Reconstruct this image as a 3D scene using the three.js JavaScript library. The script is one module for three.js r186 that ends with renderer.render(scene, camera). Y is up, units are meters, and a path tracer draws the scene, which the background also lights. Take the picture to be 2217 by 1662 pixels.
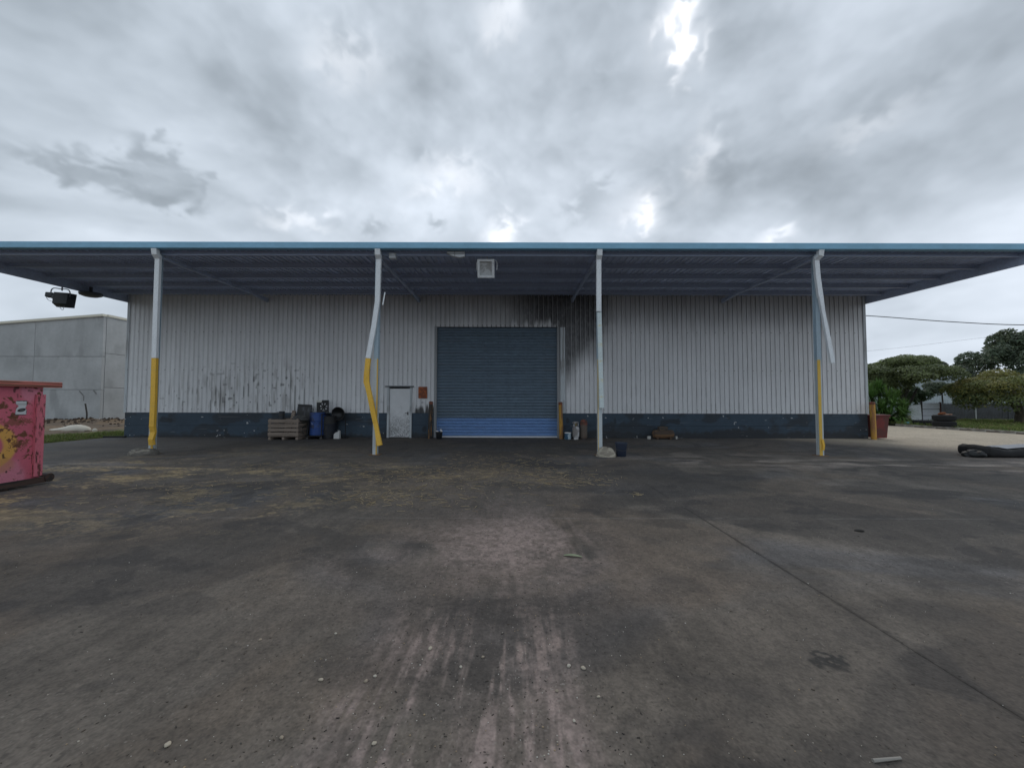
import * as THREE from 'three';
import { RoundedBoxGeometry } from 'three/addons/geometries/RoundedBoxGeometry.js';
import { mergeGeometries } from 'three/addons/utils/BufferGeometryUtils.js';

// ---------- noise ----------
function rng(seed) { let s = seed | 0; return () => { s = (s + 0x6d2b79f5) | 0; let t = Math.imul(s ^ (s >>> 15), 1 | s); t = (t + Math.imul(t ^ (t >>> 7), 61 | t)) ^ t; return ((t ^ (t >>> 14)) >>> 0) / 4294967296; }; }
const NT = new Float32Array(65536); { const r = rng(77); for (let i = 0; i < 65536; i++) NT[i] = r(); }
function noise(x, y) {
  const xi = Math.floor(x), yi = Math.floor(y); let fx = x - xi, fy = y - yi;
  fx = fx * fx * (3 - 2 * fx); fy = fy * fy * (3 - 2 * fy);
  const a = xi & 255, b = (xi + 1) & 255, c = (yi & 255) << 8, d = ((yi + 1) & 255) << 8;
  const p = NT[c | a], q = NT[c | b], r = NT[d | a], s = NT[d | b];
  return p + (q - p) * fx + (r - p + (p - q - r + s) * fx) * fy;
}
function fbm(x, y, o = 4) { let v = 0, a = 0.5, t = 0; for (let i = 0; i < o; i++) { v += a * noise(x, y); t += a; a *= 0.5; const k = x * 1.6 + y * 1.2 + 17.3; y = y * 1.6 - x * 1.2 + 5.1; x = k; } return v / t; }
const ss = (a, b, x) => { let t = (x - a) / (b - a); t = t < 0 ? 0 : t > 1 ? 1 : t; return t * t * (3 - 2 * t); };
const mix = (a, b, t) => a + (b - a) * t;
const clamp = (x, a = 0, b = 1) => (x < a ? a : x > b ? b : x);
const rad = Math.PI / 180;

// ---------- scene, camera, sky, sun ----------
const scene = new THREE.Scene();
const renderer = new THREE.WebGLRenderer({ antialias: true });
renderer.toneMapping = THREE.LinearToneMapping;
renderer.toneMappingExposure = 1.25;
renderer.shadowMap.enabled = true;

const camera = new THREE.PerspectiveCamera(86.72, 1024 / 767, 0.05, 2000);
camera.position.set(0, 1.53, 0);
camera.rotation.order = 'YXZ';
camera.rotation.set(Math.atan(35 / 880), 0, 0.0021);

const sun = new THREE.DirectionalLight(0xfff4e6, 0.5);
{ const az = 22 * rad, el = 40 * rad; sun.position.set(Math.sin(az) * Math.cos(el) * 80, Math.sin(el) * 80, -Math.cos(az) * Math.cos(el) * 80); }
sun.castShadow = true; sun.shadow.radius = 34; sun.shadow.mapSize.set(2048, 2048);
Object.assign(sun.shadow.camera, { left: -60, right: 60, top: 60, bottom: -60, near: 1, far: 220 });
scene.add(sun, sun.target);

const SKX = 488.9, SKZ = 336.1;
function skyColour(az, el) {              // degrees; az 0 = ahead of the camera
  const x = Math.sin(az * rad) * Math.cos(el * rad), z = -Math.cos(az * rad) * Math.cos(el * rad), y = Math.sin(el * rad);
  const k = 1 / (y + 0.34), px = x * k, pz = z * k;
  const wx = fbm(px * 0.9 + 3, pz * 0.7 + 9, 3) - 0.5, wz = fbm(px * 0.9 + 31, pz * 0.7 + 4, 3) - 0.5;
  const n1 = fbm(px * 1.5 + wx * 1.6 + SKX, pz * 1.25 + wz * 1.6 + SKZ, 5);
  const n2 = fbm(x * 6.2 + z * 1.7 + wx * 2.6 + 8, y * 9 + z * 2.3 - x * 0.9 + wz * 2.6 + 70, 5);
  const n3 = fbm(x * 15 + z * 4 + wx * 4 + 40, y * 21 + z * 5 + wz * 4 + 30, 4), n4 = fbm(az * 0.55 + n3 * 3 + 7, el * 0.75 + n3 * 3 + 3, 5);
  let L = 0.465 + 0.28 * (n1 - 0.5) + 0.40 * (n2 - 0.5) + 0.15 * (n3 - 0.5) + 0.06 * (n4 - 0.5);
  L += 0.15 * ss(32, 4, el);
  let white = 0;
  // thin places where the light breaks through
  for (const [a, e, ra, re, amp] of [[22, 41.8, 1.3, 1.1, 0.5], [22.3, 38.8, 0.7, 2.0, 0.6], [22.6, 40.0, 3.4, 2.8, 0.14], [25.2, 37.9, 0.6, 1.2, 0.16], [17.9, 23.2, 1.5, 1.4, 0.36], [18.5, 24, 3.4, 2.6, 0.14], [33.4, 18.9, 1.6, 0.8, 0.24],
    [-1.6, 22.4, 2.2, 1.6, 0.34], [-28.5, 21.5, 3.5, 1.0, 0.17], [-23.2, 38.4, 4.2, 1.8, 0.17], [-9, 28.8, 5, 1.6, 0.17], [26, 29, 1.5, 3, 0.16], [41, 27, 3.5, 1.2, 0.12], [-1.4, 44.5, 3, 2, 0.2]]) {
    const u = (a - az + 5 * (n3 - 0.5) + 3 * (n4 - 0.5)) / ra, v = (e - el + 4 * (n4 - 0.5) + 2 * (n3 - 0.5)) / re, g = Math.exp(-u * u - v * v);
    L += amp * g; white += amp * g;
  }
  // low ragged scud clouds
  let d = 0;
  for (const [a, e, ra, re, w] of [[-43.2, 23.6, 2.6, 1.9, 1], [-47.6, 21.2, 4.2, 1.5, 0.85], [-40.4, 21.7, 3.0, 1.5, 0.9], [-38.1, 22.4, 1.2, 1.4, 0.75], [-43.5, 21, 4, 1.3, 0.7], [-18.5, 22.3, 2, 1.6, 0.42], [-11, 23.4, 1.8, 1.6, 0.45], [10.5, 26.4, 4.5, 3, 0.42], [14.5, 40.7, 4, 2.2, 0.3], [-7, 42, 4, 2, 0.25]]) {
    const u = (a - az + 5 * (n4 - 0.5) + 3 * (n3 - 0.5)) / ra, v = (e - el + 5 * (n4 - 0.5)) / re;
    d = Math.max(d, w * Math.exp(-u * u - v * v) * 1.25);
  }
  d *= 0.95 + 0.5 * (n4 - 0.3);
  const dk = ss(0.12, 0.8, d);
  L = mix(L, Math.min(L, 0.36 + 0.2 * (n4 - 0.5)), dk * 0.9);
  L = clamp(L, 0.2, 1.35);
  const t = clamp((L - 0.35) / 0.5);
  const teal = 0.5 + 0.5 * Math.sin((az - 120) * rad);
  const w = clamp(white * 1.6);
  return [L * mix(mix(0.865, 0.915, t), 1.0, w) * (1 - 0.02 * teal), L * mix(mix(0.985, 0.99, t), 1.0, w), L * mix(mix(1.12, 1.105, t), 1.02, w)];
}
{
  const W = 2304, H = 1152, data = new Float32Array(W * H * 4);
  for (let j = 0; j < H; j++) {
    const el = ((j + 0.5) / H - 0.5) * 180;
    for (let i = 0; i < W; i++) {
      const o = (j * W + i) * 4;
      if (el < -1) { data[o] = 0.16; data[o + 1] = 0.16; data[o + 2] = 0.16; data[o + 3] = 1; continue; }
      const phi = ((i + 0.5) / W - 0.5) * 360;              // atan2(z, x)
      let az = phi + 90; if (az > 180) az -= 360;
      const c = skyColour(az, Math.max(el, 0));
      data[o] = c[0]; data[o + 1] = c[1]; data[o + 2] = c[2]; data[o + 3] = 1;
    }
  }
  const t = new THREE.DataTexture(data, W, H, THREE.RGBAFormat, THREE.FloatType);
  t.mapping = THREE.EquirectangularReflectionMapping; t.magFilter = THREE.LinearFilter; t.needsUpdate = true;
  scene.background = t; scene.environment = t;
}

// ---------- helpers ----------
const used = new Map();
function numbered(n) { const k = used.get(n) ?? 0; used.set(n, k + 1); return k ? n + '_' + String(k).padStart(3, '0') : n; }
function shadow(o) { o.castShadow = true; o.receiveShadow = true; return o; }
function part(name, geo, mat, parent, label) { const m = shadow(new THREE.Mesh(geo, mat)); m.name = name; parent.add(m); if (label) m.userData.label = label; return m; }
function group(name, parent) { const g = new THREE.Group(); g.name = name; parent.add(g); return g; }
function tag(o, label, category, grp) { o.userData = { label, category }; if (grp) o.userData.group = grp; return o; }
function thing(name, label, category, [x, y, z] = [0, 0, 0], turn = 0, grp) { const g = new THREE.Group(); g.name = numbered(name); g.position.set(x, y, z); g.rotation.y = turn; scene.add(g); return tag(g, label, category, grp); }
function single(name, geo, mat, label, category, grp) { const m = shadow(new THREE.Mesh(geo, mat)); m.name = numbered(name); scene.add(m); return tag(m, label, category, grp); }
function structure(o, label) { o.userData = { kind: 'structure' }; if (label) o.userData.label = label; return o; }
const LUT = new Uint8Array(8193); for (let i = 0; i <= 8192; i++) { const c = i / 8192; LUT[i] = Math.round(255 * (c <= 0.0031308 ? 12.92 * c : 1.055 * Math.pow(c, 1 / 2.4) - 0.055)); }
const toS = (c) => LUT[c <= 0 ? 0 : c >= 1 ? 8192 : (c * 8192) | 0];
function colourTex(w, h, fn, wrap = THREE.RepeatWrapping) {      // fn(u, v) -> linear rgb
  const d = new Uint8Array(w * h * 4);
  for (let j = 0; j < h; j++) for (let i = 0; i < w; i++) { const c = fn((i + 0.5) / w, (j + 0.5) / h), o = (j * w + i) * 4; d[o] = toS(c[0]); d[o + 1] = toS(c[1]); d[o + 2] = toS(c[2]); d[o + 3] = 255; }
  const t = new THREE.DataTexture(d, w, h); t.colorSpace = THREE.SRGBColorSpace; t.magFilter = THREE.LinearFilter; t.wrapS = t.wrapT = wrap; t.needsUpdate = true; return t;
}
function valueTex(w, h, fn) { const d = new Uint8Array(w * h * 4); for (let j = 0; j < h; j++) for (let i = 0; i < w; i++) { const c = clamp(fn(i / w, j / h)) * 255, o = (j * w + i) * 4; d[o] = d[o + 1] = d[o + 2] = c; d[o + 3] = 255; } const t = new THREE.DataTexture(d, w, h); t.magFilter = THREE.LinearFilter; t.wrapS = t.wrapT = THREE.RepeatWrapping; t.needsUpdate = true; return t; }
const C = (r, g, b) => new THREE.Color().setRGB(r, g, b);
function mat(r, g, b, rough = 0.7, metal = 0, extra = {}) { return new THREE.MeshStandardMaterial({ color: C(r, g, b), roughness: rough, metalness: metal, side: THREE.DoubleSide, ...extra }); }
// paint with worn patches of another colour, random dirt grain
function worn(base, under, amount, { seed = 1, scale = 5, rough = 0.65, metal = 0, grain = 0.18, sx = 1, sy = 1, size = 160 } = {}) {
  const t = colourTex(size, size, (u, v) => {
    const x = u * scale * sx + seed * 13.7, y = v * scale * sy + seed * 7.1;
    const n = fbm(x, y, 5), f = fbm(x * 6, y * 6, 3), m = ss(1 - amount - 0.06, 1 - amount + 0.05, n * 0.75 + f * 0.25 + 0.18);
    const k = 1 + grain * (f - 0.5) * 2 + grain * 0.8 * (n - 0.5);
    return [mix(base[0], under[0], m) * k, mix(base[1], under[1], m) * k, mix(base[2], under[2], m) * k];
  });
  return new THREE.MeshStandardMaterial({ map: t, roughness: rough, metalness: metal, side: THREE.DoubleSide });
}
const box = (w, h, d, x = 0, y = 0, z = 0) => new THREE.BoxGeometry(w, h, d).translate(x, y, z);
const rbox = (w, h, d, r, x = 0, y = 0, z = 0, s = 2) => new RoundedBoxGeometry(w, h, d, s, r).translate(x, y, z);
const cyl = (r0, r1, h, n = 20, x = 0, y = 0, z = 0) => new THREE.CylinderGeometry(r0, r1, h, n).translate(x, y, z);
const lathe = (pts, n = 28) => new THREE.LatheGeometry(pts.map(([r, y]) => new THREE.Vector2(r, y)), n);
const tube = (pts, r, seg = 40, n = 8) => new THREE.TubeGeometry(new THREE.CatmullRomCurve3(pts.map((p) => new THREE.Vector3(...p))), seg, r, n);
const joined = (list) => mergeGeometries(list.map((g) => { const k = g.index ? g.toNonIndexed() : g.clone(); for (const a of Object.keys(k.attributes)) if (!['position', 'normal', 'uv'].includes(a)) k.deleteAttribute(a); return k; }));
function geo(pos, uv, idx) { const g = new THREE.BufferGeometry(); g.setAttribute('position', new THREE.Float32BufferAttribute(pos, 3)); if (uv) g.setAttribute('uv', new THREE.Float32BufferAttribute(uv, 2)); if (idx) g.setIndex(idx); g.computeVertexNormals(); return g; }
function displace(g, amp, freq, seed = 0) { const p = g.attributes.position, v = new THREE.Vector3(); for (let i = 0; i < p.count; i++) { v.fromBufferAttribute(p, i); const n = fbm(v.x * freq + seed, v.y * freq + v.z * freq * 1.3 + seed * 2, 3) - 0.5, m = fbm(v.z * freq + seed + 40, v.x * freq - v.y * freq + 11, 3) - 0.5; p.setXYZ(i, v.x + n * amp, v.y + m * amp, v.z + (n + m) * 0.5 * amp); } g.computeVertexNormals(); return g; }
// rectangular tube swept along a polyline: w across x, d across the other axis; flat shaded
function rectTube(points, w, d, squash = []) {
  const P = points.map((p) => new THREE.Vector3(...p)), rings = [];
  for (let i = 0; i < P.length; i++) {
    const t = new THREE.Vector3(); if (i) t.add(P[i].clone().sub(P[i - 1]).normalize()); if (i < P.length - 1) t.add(P[i + 1].clone().sub(P[i]).normalize()); t.normalize();
    const ax = new THREE.Vector3(1, 0, 0); ax.addScaledVector(t, -t.x).normalize(); const az = new THREE.Vector3().crossVectors(ax, t).normalize();
    const k = squash[i] ?? [1, 1];
    rings.push([[-1, -1], [1, -1], [1, 1], [-1, 1]].map(([a, b]) => P[i].clone().addScaledVector(ax, a * w / 2 * k[0]).addScaledVector(az, b * d / 2 * k[1])));
  }
  const pos = [], uv = []; let L = 0;
  const quad = (a, b, c, e, v0, v1) => { for (const [q, u, v] of [[a, 0, v0], [b, 1, v0], [c, 1, v1], [a, 0, v0], [c, 1, v1], [e, 0, v1]]) { pos.push(q.x, q.y, q.z); uv.push(u * 0.3, v); } };
  for (let i = 0; i + 1 < rings.length; i++) { const l = P[i].distanceTo(P[i + 1]); for (let s = 0; s < 4; s++) quad(rings[i][s], rings[i][(s + 1) % 4], rings[i + 1][(s + 1) % 4], rings[i + 1][s], L, L + l); L += l; }
  return geo(pos, uv);
}

// ---------- ground ----------
const XS = [-16.2, -10.1, -3.84, 2.47, 8.6, 14.9, 23.5], ZS = [7, 0.9, -5.34, -11.55, -16.72];
const blob = (x, z, cx, cz, rx, rz) => { const a = (x - cx) / rx, b = (z - cz) / rz; return Math.exp(-a * a - b * b); };
function groundColour(x, z) {
  const wx = noise(x * 0.7 + 9, z * 0.7) - 0.5, wz = noise(x * 0.7, z * 0.7 + 40) - 0.5;
  const big = fbm(x * 0.28 + 4, z * 0.28 + 8, 4), mid = fbm(x * 1.1 + wx + 20, z * 1.1 + wz + 3, 4), small = fbm(x * 5.3 + 11, z * 5.3 + 17, 3);
  const g1 = noise(x * 34, z * 34 + 5), g2 = noise(x * 95 + 3, z * 95), g3 = noise(x * 190 + 9, z * 190 + 21);
  const sweep = fbm(x * 1.3 + z * 0.5 + 60, z * 0.33 - x * 0.1 + 12, 4);         // tyre-swept smears
  const patch = fbm(x * 2.3 + wz * 2 + 80, z * 2.0 + wx * 2 + 14, 5);
  let v = 0.077 * (-0.25 + 0.8 * big + 0.85 * mid + 0.25 * small + 0.3 * sweep + 0.75 * patch);
  const scuff = fbm(x * 13 + wx * 2 + 5, z * 1.7 + x * 0.6 + 9, 4), scuff2 = fbm(x * 3 + z * 1.4 + 50, z * 0.8 - x * 0.35 + 22, 4);
  v *= 0.55 + 0.5 * scuff + 0.4 * scuff2;
  v = Math.max(v, 0.03);
  let r = v * 1.11, g = v * 1.0, b = v * 0.885;
  // bluish worn tar patches and brown dirt films
  const tar = ss(0.5, 0.68, fbm(x * 0.42 + wx * 1.5 + 70, z * 0.5 + wz + 33, 4));
  r = mix(r, v * 0.86, tar * 0.8); g = mix(g, v * 0.87, tar * 0.8); b = mix(b, v * 0.93, tar * 0.8);
  const dirt = ss(0.46, 0.66, fbm(x * 0.9 + 15 + wx, z * 0.8 + 61 + wz, 5)) * 0.6;
  r = mix(r, 0.118 * (0.6 + 0.8 * small), dirt); g = mix(g, 0.097 * (0.6 + 0.8 * small), dirt); b = mix(b, 0.078 * (0.6 + 0.8 * small), dirt);
  // drag lines in pale dust down the driving lane
  const lane = ss(-1.05, -0.55, x + 0.3 * (patch - 0.5)) * ss(0.62, 0.15, x + 0.3 * (patch - 0.5)) * (ss(-3.3, -2.6, z) + 0.35 * ss(-8, -5, z) * ss(-2.4, -3.6, z)), inLane = x > -3 && x < 2.6;
  const st = !inLane ? 0 : fbm(x * 12 + wx * 1.6 + 90, z * 1.5 + 14, 4), st2 = !inLane ? 0 : fbm(x * 34 + wx * 3 + 31, z * 3.6 + 5, 3), pal = !inLane ? 0 : fbm(x * 1.5 + 33, z * 1.0 + 71, 4);
  let dust = lane * (0.34 * ss(0.36, 0.6, pal) + 0.72 * ss(0.46, 0.62, st * 0.42 + st2 * 0.34 + pal * 0.26)) * (0.6 + 0.7 * small);
  dust = Math.max(dust, blob(x, z, -0.05, -4.5, 0.85, 1.15) * ss(0.3, 0.5, patch * 0.6 + st * 0.4) * (0.6 + 0.65 * small));
  dust = Math.max(dust, blob(x, z, -1.3, -4.0, 0.45, 0.45) * ss(0.35, 0.6, mid) * 0.5);
  dust = clamp(dust * (0.62 + 0.75 * noise(x * 17 + 3, z * 12)) * (0.75 + 0.5 * g1));
  r = mix(r, 0.245, dust); g = mix(g, 0.205, dust); b = mix(b, 0.198, dust);
  const brown = clamp(blob(x, z, -0.2, -3.05, 1.1, 0.7) + 0.7 * blob(x, z, 0.2, -8.5, 2.6, 2.2) + 0.6 * blob(x, z, -1, -6.3, 1.6, 1)) * ss(0.34, 0.6, mid) * 0.5;
  r = mix(r, 0.094, brown); g = mix(g, 0.078, brown); b = mix(b, 0.07, brown);
  // tan chaff and sand
  const tm = clamp(1.05 * blob(x, z, -6.8, -6.9, 2.8, 1.9) + 0.85 * blob(x, z, -8.6, -9.4, 3.4, 1.5) + 0.45 * blob(x, z, -2.4, -8.8, 2.8, 1.6) + 0.4 * blob(x, z, -3.4, -5.5, 1.4, 0.7) + 0.7 * blob(x, z, -11.5, -7, 3, 2) + 0.4 * blob(x, z, -6, -12.5, 3, 1));
  const tan = tm < 0.02 ? 0 : tm * ss(0.505, 0.62, fbm(x * 1.1 + wx * 1.6 + 5, z * 1.9 + wz * 1.4 + 44, 5) * 0.6 + fbm(x * 11 + 6, z * 16 + 3, 3) * 0.3 + 0.12 * g1) * (0.45 + 0.7 * ss(0.3, 0.62, fbm(x * 4 + 2, z * 7 + 9, 3)));
  r = mix(r, 0.33 * (0.6 + 0.7 * small), tan); g = mix(g, 0.262 * (0.6 + 0.7 * small), tan); b = mix(b, 0.155 * (0.6 + 0.7 * small), tan);
  // pale dried scrapes by the right-hand posts
  const sm = clamp(blob(x, z, 9.2, -9.9, 2.6, 1.0) + 0.8 * blob(x, z, 5.2, -10.6, 2.0, 0.9) + 0.7 * blob(x, z, 12.4, -9.4, 2.4, 0.9) + 0.6 * blob(x, z, -10.6, -9.6, 2.6, 0.6));
  const pale = sm < 0.02 ? 0 : sm * ss(0.42, 0.58, fbm(x * 0.9 + z * 0.3 + 12, z * 3.4 + 8, 5)) * 0.75;
  r = mix(r, 0.37, pale); g = mix(g, 0.33, pale); b = mix(b, 0.3, pale);
  // black tyre arcs
  let arc = 0; for (const [cx, cz, R, w] of [[4.6, -17.4, 4.3, 0.16], [5.4, -17.0, 4.2, 0.13], [7.6, -18.5, 6.3, 0.14], [-1, -19.5, 6.4, 0.3], [3.3, -15.0, 3.2, 0.14]]) { const q = Math.abs(Math.hypot(x - cx, z - cz) - R + (noise(x * 2, z * 2) - 0.5) * 0.12) / w; arc = Math.max(arc, 1 - ss(0.5, 1.3, q)); }
  arc *= ss(-16.6, -15.5, z) * (0.45 + 0.5 * mid);
  // oily stains and rubber; under the canopy its shade is painted in too
  const oilShade = clamp(blob(x, z, -0.6, -13.8, 5.2, 2.3) * 1.15 + 0.7 * blob(x, z, -8, -14.8, 5, 1.4) + 0.6 * blob(x, z, -1.4, -5.4, 1.6, 0.55) + 0.7 * blob(x, z, 0.05, -6.1, 0.6, 0.5) + 0.5 * blob(x, z, -4.5, -4.7, 1.8, 0.5)) * ss(0.25, 0.6, mid * 0.7 + big * 0.3);
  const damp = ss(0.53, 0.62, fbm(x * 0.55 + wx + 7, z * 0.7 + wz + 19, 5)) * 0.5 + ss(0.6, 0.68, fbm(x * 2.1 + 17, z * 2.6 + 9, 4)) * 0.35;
  const bk = clamp(Math.max(arc * 0.75, oilShade * 0.62, damp * (1 - dust)));
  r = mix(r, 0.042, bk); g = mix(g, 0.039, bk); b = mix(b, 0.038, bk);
  // round tar splat
  const sp = ss(0.135, 0.09, Math.hypot((x - 1.88) * 1.0, (z + 2.46) * 1.25) + (noise(x * 22, z * 22) - 0.5) * 0.07) * ss(0.25, 0.5, noise(x * 40, z * 40 + 9));
  r = mix(r, 0.03, sp); g = mix(g, 0.029, sp); b = mix(b, 0.028, sp);
  // pale sandy apron beside the building
  const sand = ss(11, 15.5, x + 2.2 * (big - 0.5) - 0.9 * (z + 14.0)) * ss(-10, -14, z + (mid - 0.5) * 1.5);
  r = mix(r, 0.43 * (0.8 + 0.4 * mid), sand); g = mix(g, 0.385 * (0.8 + 0.4 * mid), sand); b = mix(b, 0.31 * (0.8 + 0.4 * mid), sand);
  const grey = ss(-13.5, -15.5, z) * ss(2, 6, x) * ss(13, 9, x) * 0.35 + ss(-9.0, -11.5, x) * ss(-8.5, -11, z) * 0.45;
  r = mix(r, 0.16, grey); g = mix(g, 0.155, grey); b = mix(b, 0.15, grey);
  const warm = 0.6 * blob(x, z, 0.6, -4.5, 2.4, 3.0) + 0.35; r *= 1 + 0.06 * warm + 0.02; g *= 0.985; b *= 0.95 - 0.05 * warm;
  // aggregate: grains, pits and pale chips
  const dens = 0.25 + 0.75 * ss(0.4, 0.62, mid);
  let k = 1 + 0.30 * (g1 - 0.5) + 0.42 * (g2 - 0.5) + 0.36 * (g3 - 0.5);
  const pit = ss(0.17, 0.06, noise(x * 60 + 7, z * 60 + 2)); k *= 1 - 0.35 * pit;
  r *= k; g *= k; b *= k;
  const chip = ss(0.915, 0.95, noise(x * 75 + 1.3, z * 75 + 8)) * ss(0.45, 0.7, noise(x * 3 + 2, z * 3)) * 0.55 * dens + ss(0.93, 0.96, noise(x * 140 + 1.3, z * 140 + 8)) * 0.4 * dens;
  r = mix(r, 0.33, chip); g = mix(g, 0.3, chip); b = mix(b, 0.27, chip);
  // dirt packed along the joints
  let e = 9; for (const q of XS) { if (q !== 2.47) continue; e = Math.min(e, Math.abs(x - q)); } const ez = Math.abs(z + 5.34);
  const jd = ss(0.03, 0.005, e + (noise(x * 30, z * 14) - 0.5) * 0.03) * 0.4 * ss(-9, -5, z) * ss(0.15, 0.5, noise(3, z * 1.3)); r *= 1 - jd; g *= 1 - jd; b *= 1 - jd;
  const jl = ss(0.03, 0.005, ez + (noise(x * 9, z * 30) - 0.5) * 0.03) * ss(0.4, 0.6, noise(x * 1.4, 3)) * 0.22; r = mix(r, 0.27, jl); g = mix(g, 0.25, jl); b = mix(b, 0.23, jl);
  return [r, g, b];
}
const gritBump = valueTex(512, 512, (u, v) => { const n = (f, s) => { const x = u * f, y = v * f; const P = (a, b) => NT[(((b % f) + s) & 255) << 8 | (((a % f) + s) & 255)]; const xi = Math.floor(x), yi = Math.floor(y); let fx = x - xi, fy = y - yi; fx = fx * fx * (3 - 2 * fx); fy = fy * fy * (3 - 2 * fy); return mix(mix(P(xi, yi), P(xi + 1, yi), fx), mix(P(xi, yi + 1), P(xi + 1, yi + 1), fx), fy); }; return 0.4 * n(24, 3) + 0.35 * n(70, 40) + 0.3 * n(160, 90); });
gritBump.channel = 1;
function groundSheet(x0, x1, z0, z1, res, shared) {                       // z0 > z1; bevelled edges
  const w = x1 - x0, d = z0 - z1, b = 0.004, pos = [], uv = [], uv1 = [], idx = [];
  const put = (x, y, z) => { pos.push(x, y, z); uv.push((x - x0) / w, (z0 - z) / d); uv1.push(x, -z); return pos.length / 3 - 1; };
  const rect = (a0, a1, c0, c1, y) => [put(a0, y, c0), put(a1, y, c0), put(a1, y, c1), put(a0, y, c1)];
  const q = (a, b2, c, e) => idx.push(a, b2, c, a, c, e);
  const t = rect(x0 + b, x1 - b, z0 - b, z1 + b, 0), m = rect(x0 + b, x1 - b, z0 - b, z1 + b, 0), o = rect(x0, x1, z0, z1, -0.003), o2 = rect(x0, x1, z0, z1, -0.003), u = rect(x0, x1, z0, z1, -0.12);
  q(t[0], t[1], t[2], t[3]);
  for (let i = 0; i < 4; i++) { const j = (i + 1) % 4; q(o[i], o[j], m[j], m[i]); q(u[i], u[j], o2[j], o2[i]); }
  const g = geo(pos, uv, idx); g.setAttribute('uv1', new THREE.Float32BufferAttribute(uv1, 2));
  if (shared) return [g, shared];
  const tx = colourTex(res[0], res[1], (a, c) => groundColour(x0 + a * w, z0 - c * d), THREE.ClampToEdgeWrapping);
  return [g, new THREE.MeshStandardMaterial({ map: tx, roughness: 0.88, bumpMap: gritBump, bumpScale: 0.004, side: THREE.DoubleSide })];
}
const yard = group('concrete_yard', scene); structure(yard); let farSlab = null;
for (let i = 0; i + 1 < XS.length; i++) for (let j = 0; j + 1 < ZS.length; j++) {
  const gx = (k) => (XS[k] === 2.47 && j < 2 ? 0.0015 : 0.0005), near = j === 1, mid3 = i >= 1 && i <= 3;
  const res = j === 0 ? [32, 32] : near ? (mid3 ? [1152, 832] : i === 5 ? [64, 64] : [256, 256]) : j === 2 ? (i === 5 ? [256, 128] : [576, 352]) : [384, 192];
  const [g, m] = groundSheet(XS[i] + gx(i), XS[i + 1] - gx(i + 1), ZS[j] - 0.0007, ZS[j + 1] + 0.0007, res, farSlab && (j === 0 || (near && i === 5)) ? farSlab : null);
  if (j === 0) farSlab = m;
  part('concrete_slab', g, m, yard);
}
// side apron beyond the building's corner, and the wide ground under everything
{
  const [g, m] = groundSheet(14.56, 23.5, -16.73, -25.6, [256, 256], null); part('concrete_slab', g, m, yard);
}
{
  const t = colourTex(512, 512, (u, v) => { const n = fbm(u * 24, v * 24, 5), k = 0.7 + 0.6 * n; return [0.12 * k, 0.10 * k, 0.075 * k]; }); t.repeat.set(40, 40);
  const g = new THREE.PlaneGeometry(1600, 1600).rotateX(-Math.PI / 2).translate(0, -0.07, 0);
  const o = shadow(new THREE.Mesh(g, new THREE.MeshStandardMaterial({ map: t, roughness: 0.95 }))); o.name = 'ground'; scene.add(structure(o));
}
function sheetGrid(x0, x1, z0, z1, nx, nz, h, name, m) {
  const pos = [], uv = [], idx = [];
  for (let j = 0; j <= nz; j++) for (let i = 0; i <= nx; i++) { const x = mix(x0, x1, i / nx), z = mix(z0, z1, j / nz); pos.push(x, h(x, z), z); uv.push(x, z); }
  for (let j = 0; j < nz; j++) for (let i = 0; i < nx; i++) { const a = j * (nx + 1) + i, b = a + 1, c = a + nx + 1, d = c + 1; idx.push(a, b, c, b, d, c); }
  const o = shadow(new THREE.Mesh(geo(pos, uv, idx), m)); o.name = name; scene.add(structure(o)); return o;
}
// bare earth strip between yard and the concrete building
const edgeX = (z) => -16.25 - 0.0 * z;
const earthH = (x, z) => { const n = fbm(x * 1.3, z * 1.3, 4) - 0.5, bank = Math.exp(-Math.pow((z + 26.6) / 1.0, 2)) * (0.12 + 0.5 * (fbm(x * 0.9 + 3, 7, 3) - 0.3)); return 0.035 * ss(-16.2, -16.8, x) - 0.02 + n * 0.14 * ss(-16.6, -18.5, x) + Math.max(0, bank) * ss(-16.9, -18, x) + 0.1 * Math.exp(-Math.pow((z + 23.4) / 0.7, 2) - Math.pow((x + 24) / 3, 2)); };
const earthTex = colourTex(640, 640, (u, v) => {
  const x = -16.15 - u * 26, z = -4 - v * 24, n = fbm(x * 1.1, z * 1.1, 5), f = fbm(x * 7, z * 7, 4), gr = noise(x * 30, z * 30);
  let c = [0.125, 0.092, 0.064]; const dry = ss(0.48, 0.6, n); c = [mix(c[0], 0.2, dry * 0.6), mix(c[1], 0.135, dry * 0.6), mix(c[2], 0.078, dry * 0.6)];
  const gs = ss(-16.2, -16.5, x) * ss(-20.4, -18.6, x + 2 * (n - 0.5)) * ss(0.36, 0.55, f + 0.15); c = [mix(c[0], 0.115, gs), mix(c[1], 0.14, gs), mix(c[2], 0.036, gs)];
  const dk = ss(0.55, 0.7, fbm(x * 2 + 40, z * 2, 4)) * 0.6; const k = (0.65 + 0.5 * f + 0.25 * gr) * (1 - dk * 0.5); return c.map((q) => q * k);
}, THREE.ClampToEdgeWrapping);
{
  const m = new THREE.MeshStandardMaterial({ map: earthTex, roughness: 0.97, side: THREE.DoubleSide });
  const o = sheetGrid(-16.15, -42, -4, -28, 200, 190, earthH, 'bare_earth', m);
  const p = o.geometry.attributes.position, uv = o.geometry.attributes.uv; for (let i = 0; i < p.count; i++) uv.setXY(i, (-16.15 - p.getX(i)) / 26, (-4 - p.getZ(i)) / 24);
}
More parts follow.
